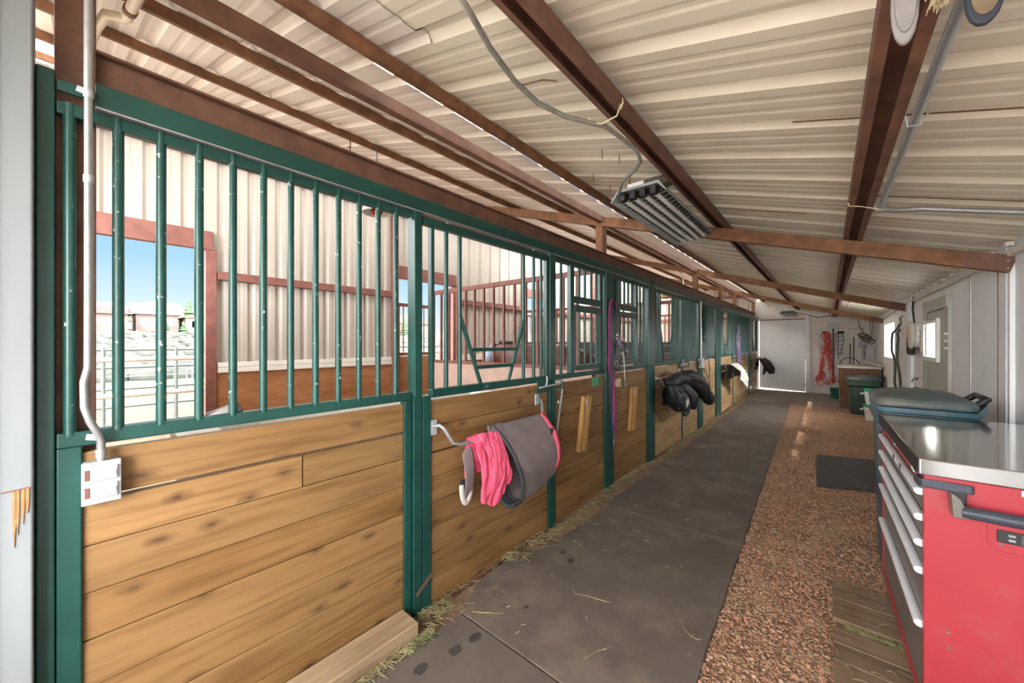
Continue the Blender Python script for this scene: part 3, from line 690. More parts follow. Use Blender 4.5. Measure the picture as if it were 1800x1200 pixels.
# header rail in three lengths
for a, b, w in ((.03, 4.36, 'nearest length, with chipped paint'), (4.42, 6.74, 'middle length'), (6.82, 10.15, 'third length'), (10.22, 13.1, 'farthest length')):
    h = thing('header_rail', 'green steel header rail along the top of the stall fronts, ' + w, 'rail', (-1.6, a, 2.066), 'header rails')
    MB().box(-1.625, -1.57, a, b, 2.068, 2.133).build('rail_tube', 'green', h, bevel=.004)
    MB().box(-1.60, -1.572, a, b, 2.061, 2.067).build('track_lip', 'galv', h)
    MB().box(-1.615, -1.578, b + .001, b + .045, 2.078, 2.125).build('end_plug', 'blackpl', h)
MB_ = MB()
def tack(pts, r=.009, n=8): return MB().tube(pts, r, n)
def door(label, y0, y1, yv0, yv1, bars, latch=True, gaps=(5,)):
    d = thing('stall_door', label, 'stall door', (-1.595, (y0 + y1) / 2, 0), 'sliding stall doors')
    x = -1.595; f = MB()
    f.box(-1.616, -1.578, y0 - .055, y1, 2.008, 2.047); f.box(-1.616, -1.576, y0, y1, 1.108, 1.152)
    f.box(-1.616, -1.582, y1 - .03, y1, 1.152, 2.008); f.box(-1.616, -1.582, y0, y0 + .02, 1.152, 2.008)
    MB().box(-1.63, -1.582, y0, y1, -.02, .009).build('bottom_channel', 'rustdark', d)
    f.build('door_frame', 'green', d, bevel=.004)
    boards(d, y0, y1 - .004, gaps, x=-1.592)
    for y in bars: vbar(d, y, 1.15, 2.01, x)
    w = yv1 - yv0; yk = MB()
    for sg, yv in ((1, yv0), (-1, yv1)):
        yk.tube([(x, yv, 2.01), (x, yv, 1.15)], .0125, 10)
        yk.tube([(x + .004, yv, 1.55), (x + .004, yv + sg * w * .28, 1.15)], .0125, 10)
    for z, q in ((1.355, .137), (1.25, .21)): yk.bar((x + .004, yv0 + w * q, z), (x + .004, yv1 - w * q, z), .018, .022)
    o = yk.build('yoke', 'green', d, smooth=60); o['label'] = 'V shaped yoke opening with two cross bars'
    for yy in (y0 + .12, y1 - .17):
        MB().box(-1.60, -1.59, yy - .008, yy + .008, 2.0, 2.06).build('roller_hanger', 'galv', d)
    bb = MB(); ya, yb = y0 - .055 + .0, y1 - .13            # blanket bar
    ya = y0 + .0; yb = y1 - .16
    bb.tube([(-1.585, ya + .01, .955), (-1.54, ya + .02, .965), (-1.525, ya + .035, .95), (-1.495, ya + .07, .87), (-1.485, ya + .12, .856), (-1.48, (ya + yb) / 2, .858),
             (-1.485, yb - .08, .872), (-1.495, yb - .04, .885), (-1.525, yb - .01, .97), (-1.54, yb, .99), (-1.585, yb + .01, .99)], .0105, 10)
    o = bb.build('blanket_bar', 'galv', d, smooth=60); o['label'] = 'bright steel blanket bar'
    for yy, z in ((ya - .01, .945), (yb - .01, .985)): MB().box(-1.59, -1.578, yy, yy + .045, z - .035, z + .045).build('bar_bracket', 'galvdull', o, bevel=.003)
    if latch:
        l = MB(); l.box(-1.577, -1.570, y1 - .16, y1 - .005, 1.035, 1.125); o = l.build('latch_plate', 'green', d, bevel=.002)
        q = MB(); q.tube([(-1.56, y1 - .15, 1.075), (-1.555, y1 + .11, 1.085)], .007, 8); q.tube([(-1.56, y1 - .07, 1.08), (-1.545, y1 - .075, 1.11), (-1.545, y1 - .08, 1.155)], .0075, 8)
        q.tube([(-1.553, y1 - .09, 1.155 + .012 * math.cos(k)) for k in (0, .1)], .009, 8)
        q.build('latch_bolt', 'galvdull', o, smooth=60)
        hd = MB(); hd.tube([(-1.588, y1 + .06, 1.115), (-1.53, y1 + .075, 1.118), (-1.515, y1 + .08, 1.10), (-1.515, y1 + .08, 1.06), (-1.53, y1 + .075, 1.045), (-1.588, y1 + .06, 1.045)], .008, 8)
        hd.build('pull_handle', 'green', d, smooth=60)
    return d
d1 = door('sliding stall door with the pink and taupe blanket on its bar', 1.203, 2.278, 1.409, 1.989, [1.215, 1.31, 2.105, 2.195], gaps=(5,))
d2 = door('sliding stall door with the black coat on its bar', 4.505, 5.6, 4.72, 5.19, [4.56, 4.64, 5.27, 5.36, 5.45], gaps=(6,))
d3 = door('sliding stall door with the beige blanket on its bar', 8.14, 9.33, 8.36, 8.82, [8.2, 8.28, 8.92, 9.02, 9.12, 9.22])
d4 = door('farthest sliding stall door with the charcoal jacket on its bar', 11.97, 13.08, 12.2, 12.65, [12.05, 12.12, 12.75, 12.85, 12.95], latch=False)
# blue tape patch on the first door and green plate on the second panel
o = MB().box(-1.5755, -1.5745, 1.59, 1.625, 1.12, 1.14).build('blue_tape', M['bluebin'], d1)
o = MB().box(-1.5985, -1.594, 2.975, 3.09, 1.005, 1.085).build('green_plate', 'greenlid', p2, bevel=.001); o['label'] = 'square green plate screwed to the boards'

# ------------------------------------------------------------------ near outlet and conduit
o = thing('outlet_box', 'grey weatherproof double outlet box on the near end of the first boards', 'outlet', (-1.575, .042, .95))
s = MB(); s.box(-1.60, -1.566, .006, .078, .948, 1.062); s.build('box', 'galvdull', o, bevel=.003)
s = MB(); s.box(-1.566, -1.559, .004, .08, .946, 1.064); s.build('cover_plate', 'galvdull', o, bevel=.002)
for z in (.981, 1.03):
    f = MB().box(-1.559, -1.553, .020, .074, z - .02, z + .02).build('flap_cover', 'galvdull', o, bevel=.003)
    MB().box(-1.553, -1.5505, .028, .070, z - .008, z + .008).build('rib', 'galvdull', f, bevel=.001)
    MB().box(-1.558, -1.554, .010, .019, z - .014, z + .014).build('hinge', 'rustdark', o)
cd = thing('conduit', 'shiny metal conduit running down the near corner to the outlet box', 'conduit', (-1.55, .02, 1.07))
MB().tube([(-1.553, .017, 2.55), (-1.553, .017, 1.55), (-1.553, .0165, 1.33), (-1.553, .009, 1.29), (-1.553, .010, 1.22), (-1.553, .02, 1.18), (-1.56, .036, 1.14), (-1.566, .041, 1.12), (-1.57, .041, 1.064)], .0088, 12).build('pipe', 'galv', cd, smooth=60)
for z in (2.085, 1.85):
    MB().lathe([(.0098, -.011), (.0105, -.010), (.0105, .010), (.0098, .011)], (-1.553, .017, z), 14).build('coupling', 'galvdull', cd, smooth=40)
MB().lathe([(.012, -.012), (.0125, .012)], (-1.569, .041, 1.085), 12).build('connector', 'galv', cd, smooth=40)
MB().bar((-1.578, .0, 2.10), (-1.556, .016, 2.09), .012, .016).build('strap', 'galvdull', cd)
MB().bar((-1.578, .014, 1.135), (-1.566, .040, 1.13), .006, .016).build('strap', 'galvdull', cd)

# ------------------------------------------------------------------ things hanging on the fronts
def wrinkle(o, st, size, seed=0):
    tx = bpy.data.textures.new('cloth_wrinkle', 'CLOUDS'); tx.noise_scale = size; tx.noise_depth = 2
    if not any(m.type == 'SUBSURF' for m in o.modifiers): q = o.modifiers.new('smoothing', 'SUBSURF'); q.levels = q.render_levels = 2
    md = o.modifiers.new('wrinkles', 'DISPLACE'); md.texture = tx; md.strength = st; md.mid_level = .5; md.texture_coords = 'LOCAL'
    return o
def rnoise(seed):
    rr = random.Random(seed); A = [(rr.uniform(2, 9), rr.uniform(2, 7), rr.uniform(0, 6.28), rr.uniform(.4, 1)) for _ in range(5)]
    return lambda a, b: sum(w * math.sin(p * a + q * b + c) for p, q, c, w in A) / 3
def drape(y0, y1, bx, bz, fl, bl, bulge, seed, wav=.012, top=.02, lean=(0, 0), nu=22, nv=14):
    """cloth over a bar along y: back length bl, front length fl(v), pushed out by bulge"""
    rn = rnoise(seed); s = MB()
    def fn(u, v):
        F_ = fl(v) if callable(fl) else fl; B_ = bl(v) if callable(bl) else bl
        y = y0 + (y1 - y0) * v; L = F_ + B_; a = u * L - B_
        if a < 0: x = bx - top - bulge * .12 * (-a / B_); z = bz + top * .6 + a
        else:
            k = a / F_; x = bx + top * .3 + bulge * math.sin(min(1, k * 1.25) * PI * .62); z = bz + top - a * (1 - .12 * (1 - k))
        e = max(0, min(1, abs(a) / .06))
        return (x + wav * rn(u * 3, v * 3) * e, y + lean[0] * max(0, a) + .4 * wav * rn(v * 2 + 3, u * 4), z + .5 * wav * rn(u * 4 + 1, v * 4) + lean[1] * max(0, a) * v)
    s.grid(fn, nu, nv); return s
hb = thing('horse_blanket', 'folded pink and taupe horse blanket hung over the blanket bar of the first door', 'blanket', (-1.47, 1.7, .43))
pk = MB(); rn = rnoise(4)
def pinkf(u, v):
    y = 1.375 + .235 * v; a = u * .66 - .26
    if a < 0: return (-1.515 + .01 * rn(u * 5, v * 4), y, .885 + a * .9)
    k = a / .40; x = -1.478 + .085 * math.sin(min(1, k * 1.1) * PI * .75) + .03 * rn(u * 3, v * 5)
    return (x, y + .05 * k * (.6 - v) + .012 * rn(v * 3, u * 4), .885 + .012 * math.sin(v * 9) - a * (.86 + .12 * math.sin(v * PI) ** .5))
pk.grid(pinkf, 26, 22); wrinkle(pk.build('pink_fold', 'pink', hb, smooth=180, solid=.010, sub=1), .035, .13)
p3 = MB()
def pinkg(u, v):
    a = u * .44 - .06; k = max(0, a / .38)
    y = 1.43 + .15 * v; return (-1.455 + .065 * math.sin(min(1, k) * PI * .7) + .02 * rn(u * 7 + 2, v * 10), y + .05 * k, .895 - (a if a > 0 else -a * .3) * .82 + .01 * rn(v * 7, 1))
p3.grid(pinkg, 20, 16); wrinkle(p3.build('pink_fold', 'pink', hb, smooth=180, solid=.010, sub=1), .04, .11)
# taupe pouch: hanging loop, open to the left
def loop_pt(t, v):
    """t runs round the loop from the bar down the back, round the bottom and up the front; v along the bar"""
    yb = 1.575 + .49 * v
    bot = .425 + .06 * v ** 2; wid = .135 - .012 * v
    if t < .45: k = t / .45; x = -1.50 + .01 * math.sin(k * PI); z = .905 - k * (.905 - bot - .06)
    elif t < .60: k = (t - .45) / .15; x = -1.50 + (wid * .85) * (.5 - .5 * math.cos(k * PI)) ; z = bot + .06 - .06 * math.sin(k * PI)
    else: k = (t - .60) / .40; x = -1.50 + wid * .85 + .05 * math.sin(k * PI) - (wid * .85 - .012) * k ** 2.2; z = bot + .06 + k * (.915 - bot - .06)
    z += .012 * math.sin(PI * max(0, (t - .9) / .1)) * 0
    down = (.905 - z) / .47
    return (x + .006 * rn(t * 9, v * 5), yb + .165 * down * (1 - v) + .03 * down * v, z)
s = MB().grid(lambda u, v: loop_pt(u, v), 40, 18); s.build('taupe_fold', 'ripstop', hb, smooth=180, solid=.008, sub=1)
s = MB().tube([Vector(loop_pt(i / 40, 0)) + Vector((0, -.004, 0)) for i in range(41)], .011, 8); s.build('edge_binding', 'binding', hb, smooth=180)
s = MB().grid(lambda u, v: (lambda p: (p[0] - .004, p[1] - .085 * (1 - v) - .006, p[2] - .006))(loop_pt(u * .56 + .02, 0)), 26, 6); s.build('rolled_edge', 'binding', hb, smooth=180, solid=.022, sub=1)
s = MB().grid(lambda u, v: (lambda p: (p[0] + .008, p[1], p[2] + .002))(loop_pt(.62 + .38 * u, .93 + .07 * v)), 16, 3); s.build('pink_trim', 'pink', hb, smooth=180, solid=.006)
s = MB().grid(lambda u, v: (-1.515 + .055 * u + .01 * rn(u * 4, v * 5), 1.50 + .12 * v + .05 * (1 - u), .895 + .028 * math.sin(u * PI) - .02 * u + .006 * rn(v * 5, u * 3)), 10, 14); s.build('taupe_fold', 'ripstop', hb, smooth=180, solid=.012, sub=1)
s = MB().tube([(-1.50, 1.352 + .022 - .036 * math.cos(a), .60 - .075 * math.sin(a) * (1 if math.sin(a) > 0 else .1) + .03 * (1 - math.sin(a))) for a in [PI * k / 12 for k in range(13)]], .017, 8, flat=.5)
s.build('white_trim', 'canvas', hb, smooth=180)
MB().grid(lambda u, v: (-1.512, 1.34 + .07 * u, .55 + .10 * v), 2, 2).build('dark_pocket', 'binding', hb, solid=.006)
s = MB().grid(lambda u, v: (-1.515 + .03 * math.sin(u * PI), 1.352 + .07 * v, .79 - .28 * u + .06 * v * (1 - u)), 12, 4); s.build('grey_lining', 'ripstop', hb, smooth=180, solid=.008, sub=1)
MB().box(-1.40, -1.385, 2.02, 2.045, .79, .83).build('buckle', 'blackpl', hb, bevel=.003)
for y, z in ((2.05, .78), (2.055, .60)): MB().tube([(-1.395, y, z), (-1.395, y + .012, z - .02), (-1.40, y + .012, z - .05)], .004, 6).build('clip', 'galv', hb)

def coat(name, label, cat, y0, y1, bx, bz, m, seed, fl, bulge, parts=()):
    c = thing(name, label, cat, (bx, (y0 + y1) / 2, bz - .35))
    wrinkle(drape(y0, y1, bx, bz, fl, .3, bulge, seed, .03, .035).build('body', m, c, smooth=180, solid=.018, sub=1), .05, .09)
    return c
c = coat('coat', 'black padded coat slung over the blanket bar of the second door', 'coat', 4.56, 5.42, -1.475, .90, 'black', 11, lambda v: .40 - .05 * math.cos(v * 9), .15)
s = MB().tube([(-1.43, 4.85, .95), (-1.38, 5.0, .96), (-1.32, 5.14, .93), (-1.27, 5.28, .84), (-1.23, 5.40, .73), (-1.21, 5.52, .62), (-1.205, 5.55, .59)], [.05, .09, .105, .095, .08, .075, .06], 14, flat=1.15); wrinkle(s.build('sleeve', 'black', c, smooth=180), .045, .07)
s = MB().tube([(-1.42, 4.8, .88), (-1.36, 4.95, .78), (-1.33, 5.05, .68), (-1.33, 5.14, .59), (-1.33, 5.16, .56)], [.07, .10, .10, .075, .05], 12); wrinkle(s.build('sleeve', 'black', c, smooth=180), .05, .08)
s = MB().tube([(-1.42, 4.52, .92), (-1.39, 4.5, .82), (-1.37, 4.58, .68), (-1.36, 4.75, .60), (-1.36, 4.85, .60)], [.05, .08, .095, .08, .04], 12); wrinkle(s.build('hood', 'black', c, smooth=180), .05, .08)
s = MB().tube([(-1.46, 4.5, .90), (-1.43, 4.65, .93), (-1.41, 4.85, .95), (-1.38, 5.05, .93), (-1.36, 5.2, .85)], [.05, .08, .085, .09, .06], 12); wrinkle(s.build('shoulder', 'black', c, smooth=180), .04, .08)
s = MB().grid(lambda u, v: (-1.262 + .002 * u, 4.62 + .085 * u + .03 * v, .70 - .075 * v + .045 * u), 2, 2); s.build('care_label', 'label', c, solid=.002)['label'] = 'pale rectangular label'
c = coat('horse_blanket', 'beige canvas blanket hung over the blanket bar of the third door', 'blanket', 8.2, 9.0, -1.47, .93, 'canvasdark', 23, lambda v: .22 + .05 * v, .07)
s = drape(8.12, 8.95, -1.455, .95, lambda v: .30 + .26 * v, .1, .19, 29, .014, .035, (.28, 0)); wrinkle(s.build('outer_shell', 'canvas', c, smooth=180, solid=.012, sub=1), .03, .12)
s = MB().tube([(-1.30, 9.02, .88), (-1.28, 9.09, .75), (-1.30, 9.1, .62)], .006, 6); s.build('edge_cord', 'canvas', c)
c = coat('jacket', 'charcoal jacket hung over the blanket bar of the farthest door', 'jacket', 12.02, 12.6, -1.46, .93, 'darkcoat', 37, lambda v: .40 + .06 * math.sin(v * 7), .13)
s = MB().tube([(-1.36, 12.15, .93), (-1.26, 12.2, .82), (-1.18, 12.25, .66), (-1.17, 12.28, .55)], [.08, .10, .10, .07], 12); s.build('sleeve', 'darkcoat', c, smooth=180)
s = MB().tube([(-1.38, 12.4, .9), (-1.27, 12.45, .78), (-1.22, 12.5, .62)], [.08, .10, .08], 12); s.build('sleeve', 'darkcoat', c, smooth=180)

def chain(name, label, p0, p1, n, m='galvdull', w=.009, r=.0024):
    c = thing(name, label, 'chain', p1); a, b = Vector(p0), Vector(p1)
    for i in range(n):
        q = a.lerp(b, (i + .5) / n); h = (a - b).length / n * .72; ex = Vector((1, 0, 0)) if i % 2 else Vector((0, 1, 0))
        MB().tube([q + ex * (w * math.cos(t) * .6) + Vector((0, 0, h * math.sin(t))) for t in [2 * PI * k / 10 for k in range(10)]], r, 5, closed=True).build('link', m, c, smooth=180)
    return c
c = chain('snap_chain', 'short steel snap chain hanging from the door pull on the feed panel', (-1.517, 2.36, 1.045), (-1.58, 2.352, .575), 17)
MB().tube([(-1.545, 2.365, .98), (-1.545, 2.345, .955), (-1.545, 2.35, .92), (-1.545, 2.372, .885)], .005, 6).build('snap_hook', 'chrome', c, smooth=180)
def stick(label, y, z0, z1, tilt):
    t_ = thing('saddle_rack', label, 'rack', (-1.59, y, z0), 'folded wooden racks')
    for k, (dx, w) in enumerate(((-1.578, .035), (-1.572, .055))):
        yo = -.032 if k == 0 else .03
        s = MB(); a = Vector((dx + (.012 if k else 0), y + yo, z0)); b = Vector((dx + (.012 if k else 0), y + yo + tilt, z1)); s.bar(a, b, .024 if k else .035, w, up=(0, 1, 0))
        s.build('slat', 'stick', t_, bevel=.002)
    MB().tube([(-1.553, y + tilt - .04, z1 - .02), (-1.545, y + tilt - .045, z1 - .045), (-1.55, y + tilt - .045, z1 - .075)], .0055, 6).build('hook', 'galvdull', t_)
stick('slanted folded pine rack on the feed panel boards beside the hanging chain', 2.735, .485, .935, .09)
stick('slanted folded pine rack on the boards left of the black coat door', 3.77, .475, .92, .075)

h = thing('lead_rope', 'magenta lead rope and black halter hanging on the bay post', 'halter', (-1.56, 3.29, .54))
MB().tube([(-1.555, 3.34, 1.74), (-1.545, 3.30, 1.785), (-1.54, 3.245, 1.79), (-1.54, 3.205, 1.75), (-1.54, 3.195, 1.6), (-1.54, 3.20, 1.4), (-1.54, 3.19, 1.2), (-1.54, 3.205, 1.12), (-1.535, 3.24, 1.09), (-1.535, 3.27, 1.06), (-1.54, 3.285, .9), (-1.54, 3.30, .7), (-1.54, 3.315, .545)], .014, 8).build('rope', 'purple', h, smooth=180)
for k, (pts, r) in enumerate([([(3.33, 1.76), (3.30, 1.6), (3.27, 1.45), (3.32, 1.36), (3.36, 1.25), (3.30, 1.15), (3.25, 1.1)], .017), ([(3.36, 1.74), (3.39, 1.58), (3.36, 1.42), (3.45, 1.40), (3.52, 1.34), (3.50, 1.26)], .014), ([(3.34, 1.74), (3.37, 1.5), (3.30, 1.33), (3.24, 1.25), (3.27, 1.13), (3.33, 1.13), (3.36, 1.22)], .014), ([(3.28, 1.44), (3.36, 1.37), (3.44, 1.38)], .02)]):
    MB().tube([(-1.53 + .01 * k, y, z) for y, z in pts], r, 8, flat=.4).build('strap', 'leather' if k < 3 else 'violet', h, smooth=180)
for y, z, r in ((3.27, 1.46, .022), (3.33, 1.36, .02), (3.41, 1.42, .02), (3.25, 1.2, .03), (3.36, 1.29, .018), (3.49, 1.31, .018), (3.30, 1.38, .018)):
    MB().tube([(-1.495, y + r * math.cos(a), z + r * math.sin(a)) for a in [2 * PI * k / 12 for k in range(12)]], .0045, 6, closed=True).build('ring', 'brass' if r > .025 else 'chrome', h, smooth=180)
MB().tube([(-1.53, 3.48, 1.30), (-1.53, 3.50, 1.15), (-1.53, 3.51, 1.02)], .005, 6).build('snap_line', 'chrome', h)
MB().tube([(-1.53, 3.51 + .02 * math.sin(a), .985 + .035 * math.cos(a)) for a in [2 * PI * k / 12 for k in range(12)]], .0045, 6, closed=True).build('snap_hook', 'chrome', h)
MB().tube([(-1.562, 3.31, .9), (-1.562, 3.315, .7), (-1.558, 3.33, .5), (-1.562, 3.325, .36)], .006, 6).build('rope_tail', 'violet', h, smooth=180)
MB().tube([(-1.576, 3.25, 1.80), (-1.545, 3.25, 1.795), (-1.54, 3.25, 1.77)], .006, 6).build('hook', 'green', h)
t_ = MB().lathe([(.02, -.016), (.045, -.016), (.045, .016), (.02, .016)], (-1.578, 3.46, 1.0), 18, 'x'); tag(t_.build('tape_roll', 'straw', smooth=40), 'small roll of tan twine on the boards under the halter snap', 'twine roll')
h = thing('patterned_halter', 'purple patterned halter and lead hanging near the beige blanket', 'halter', (-1.56, 9.95, .3))
MB().tube([(-1.55, 9.75, 1.78), (-1.55, 9.85, 1.5), (-1.55, 9.8, 1.2), (-1.55, 9.95, .9), (-1.55, 10.1, .6), (-1.55, 10.25, .35)], [.05, .06, .06, .055, .04, .02], 8, flat=.5).build('web', 'violet', h, smooth=180)
MB().tube([(-1.54, 9.65, 1.75), (-1.54, 9.58, 1.45), (-1.54, 9.62, 1.1), (-1.54, 9.75, .75)], .035, 8, flat=.5).build('web', 'violet', h, smooth=180)
MB().tube([(-1.54, 10.1, 1.4), (-1.52, 10.4, 1.25), (-1.54, 10.5, 1.05), (-1.54, 10.3, 1.1)], .02, 8, flat=.5).build('strap', 'tealweb', h, smooth=180)
MB().tube([(-1.59, 9.75, 1.80), (-1.555, 9.75, 1.80), (-1.55, 9.75, 1.76)], .008, 6).build('hook', 'green', h)
e = thing('electrical_box', 'small grey electrical box with black cords on the bay post', 'electrical box', (-1.56, 6.5, .98))
MB().box(-1.577, -1.52, 6.44, 6.56, .985, 1.14).build('box', 'galvdull', e, bevel=.004)
MB().tube([(-1.55, 6.5, 1.14), (-1.55, 6.5, 2.05)], .013, 8).build('conduit_pipe', 'galv', e, smooth=60)
MB().tube([(-1.545, 6.43, 1.1), (-1.54, 6.25, 1.0), (-1.54, 6.23, .7), (-1.545, 6.25, .55)], .007, 6).build('cord', 'blackpl', e, smooth=180)
MB().tube([(-1.54, 6.57, 1.1), (-1.53, 6.9, 1.12), (-1.53, 7.0, .95), (-1.53, 6.95, .8)], .007, 6).build('cord', 'blackpl', e, smooth=180)
MB().tube([(-1.54, 6.57, 1.0), (-1.53, 6.8, .85), (-1.53, 6.98, .7), (-1.53, 6.95, .45)], .007, 6).build('cord', 'blackpl', e, smooth=180)
s = MB(); rr = random.Random(2)
for i in range(60):
    z = 1.44 + .55 * rr.random(); a = rr.random() * 6.28; s.tube([(-1.555, 6.68, z), (-1.555 + .03 * math.cos(a), 6.68 + .05 * math.sin(a), z - .05)], .006, 4)
s.tube([(-1.555, 6.68, 2.0), (-1.555, 6.68, 1.42)], .012, 6); tag(s.build('garland', 'greentub'), 'ragged dark green garland hanging beside the electrical box conduit', 'garland')

# small things seen through the first bars
f = MB(); f.add([(-1.60, .285, 1.151), (-1.60, .385, 1.151), (-1.66, .385, 1.151), (-1.66, .285, 1.151), (-1.605, .37, 1.182), (-1.605, .378, 1.172), (-1.65, .37, 1.18)], [(0, 1, 5, 4), (1, 2, 6, 5), (2, 3, 6), (3, 0, 4, 6), (0, 3, 2, 1), (4, 5, 6)])
tag(f.build('leather_flap', 'suede', smooth=180), 'grey brown leather wedge lying on the bottom rail of the first panel', 'leather piece')
ft = thing('feed_trough', 'white plastic feed trough inside the first stall behind the boards', 'trough', (-2.1, 1.4, .5))
def bowl(a0, a1, z0, z1):
    s = MB(); o = [(-2.75, .32), (-1.74, .32), (-1.74, 2.6), (-2.75, 2.6)]; i = [(-2.62, .5), (-1.85, .5), (-1.85, 2.45), (-2.62, 2.45)]; b = [(-2.5, .7), (-1.95, .7), (-1.95, 2.3), (-2.5, 2.3)]
    V = [(x, y, .93) for x, y in o] + [(x, y, .93) for x, y in i] + [(x, y, .62) for x, y in b] + [(x * .98 - .03, y * .96 + .05, .55) for x, y in o]
    F_ = []
    for k in range(4):
        n = (k + 1) % 4; F_ += [(k, n, 4 + n, 4 + k), (4 + k, 4 + n, 8 + n, 8 + k), (k, 12 + k, 12 + n, n)]
    F_ += [(8, 9, 10, 11), (12, 13, 14, 15)]; return s.add(V, F_)
bowl(0, 0, 0, 0).build('tub', 'whitepl', ft, bevel=.006)
for x, y in ((-2.5, .6), (-1.95, .6), (-1.95, 2.3), (-2.5, 2.3)): MB().box(x - .04, x + .04, y - .04, y + .04, -.02, .55).build('leg', 'rustdark', ft)
def heat_lamp(label, x, y, z, r, shade, bulb):
    l = thing('heat_lamp', label, 'lamp', (x, y, z))
    MB().lathe([(r, 0), (r * .97, .012), (r * .8, .05), (r * .5, .09), (r * .3, .11), (r * .28, .17), (0.001, .175)], (x, y, z), 24, cap=False).build('lamp_shade', shade, l, smooth=50, solid=.003)
    MB().lathe([(.001, -.02), (r * .3, -.014), (r * .42, .01), (r * .36, .04), (r * .15, .08)], (x, y, z), 18, cap=False).build('bulb', bulb, l, smooth=180)
    zr = zt(x) - .1; MB().tube([(x, y, z + .17), (x + .01, y, (z + zr) / 2), (x, y, zr)], .004, 6).build('cord', 'browncord', l)
heat_lamp('white heat lamp with red bulb hanging in the first stall', -2.6, 1.465, 2.375, .105, 'shade', 'redbulb')
heat_lamp('tan heat lamp hood hanging in the third stall', -2.5, 7.78, 2.30, .14, 'tanshade', 'tanshade')

# ------------------------------------------------------------------ horse in the second stall
def skin(name, verts, edges, radii, m, parent=None, root=0, sub=2):
    me = bpy.data.meshes.new(name); c = Vector(verts[0]); me.from_pydata([Vector(v) - c for v in verts], edges, [])
    o = bpy.data.objects.new(name, me); COL.objects.link(o); me.materials.append(M[m])
    sk = o.modifiers.new('skin', 'SKIN'); sk.use_smooth_shade = True
    if not me.skin_vertices: me.attributes
    for i, r in enumerate(radii):
        d = me.skin_vertices[0].data[i]; d.radius = r if isinstance(r, tuple) else (r, r); d.use_root = (i == root)
    x = o.modifiers.new('smooth', 'SUBSURF'); x.levels = sub; x.render_levels = sub
    o.location = c - (WL[parent.name] if parent else Vector((0, 0, 0))); o.parent = parent; WL[o.name] = c
    return o
hx, hy = -3.35, 4.75
hr = thing('horse', 'dark bay horse standing in the second stall behind the bars, head lowered', 'horse', (hx, hy, -.02))
V = [(hx + .55, hy, 1.10), (hx + .15, hy, 1.05), (hx - .3, hy, 1.08), (hx - .58, hy, 1.12), (hx - .82, hy + .02, 1.20), (hx - 1.05, hy + .03, 1.25), (hx - 1.18, hy + .04, 1.24), (hx - 1.28, hy + .04, 1.13), (hx - 1.37, hy + .04, .98),
     (hx - .5, hy - .15, .80), (hx - .5, hy - .16, .45), (hx - .5, hy - .16, .10), (hx - .54, hy - .16, .02),
     (hx - .48, hy + .15, .80), (hx - .46, hy + .16, .45), (hx - .46, hy + .16, .10), (hx - .5, hy + .16, .02),
     (hx + .58, hy - .16, .85), (hx + .52, hy - .17, .66), (hx + .68, hy - .17, .46), (hx + .64, hy - .17, .10), (hx + .6, hy - .17, .02),
     (hx + .62, hy + .16, .85), (hx + .56, hy + .17, .66), (hx + .72, hy + .17, .46), (hx + .68, hy + .17, .10), (hx + .64, hy + .17, .02),
     (hx + .78, hy, 1.16), (hx + .88, hy, .95), (hx + .90, hy, .6)]
E_ = [(0, 1), (1, 2), (2, 3), (3, 4), (4, 5), (5, 6), (6, 7), (7, 8), (3, 9), (9, 10), (10, 11), (11, 12), (3, 13), (13, 14), (14, 15), (15, 16), (0, 17), (17, 18), (18, 19), (19, 20), (20, 21), (0, 22), (22, 23), (23, 24), (24, 25), (25, 26), (0, 27), (27, 28), (28, 29)]
RD = [(.27, .31), (.27, .32), (.26, .33), (.22, .30), (.13, .2), (.10, .15), (.09, .12), (.085, .10), (.06, .07)] + [.11, .055, .042, .055] * 2 + [.17, .10, .055, .042, .055] * 2 + [.06, .05, .02]
skin('body', V, E_, RD, 'horse', hr, 1)
MB().tube([(hx - 1.12, hy + .04, 1.28), (hx - 1.22, hy + .04, 1.17), (hx - 1.33, hy + .04, 1.03)], [.12, .115, .09], 14).build('fly_mask', 'mask', hr, smooth=180)['label'] = 'blue grey fly mask on the head'
for sg in (-1, 1): MB().tube([(hx - 1.08, hy + .04 + sg * .07, 1.32), (hx - 1.08, hy + .04 + sg * .09, 1.44)], [.035, .008], 8).build('ear', 'maskdark', hr, smooth=180)
MB().tube([(hx - .6, hy, 1.40), (hx - .8, hy + .02, 1.40), (hx - 1.0, hy + .03, 1.39)], [.03, .05, .04], 8, flat=.4).build('mane', 'black', hr, smooth=180)

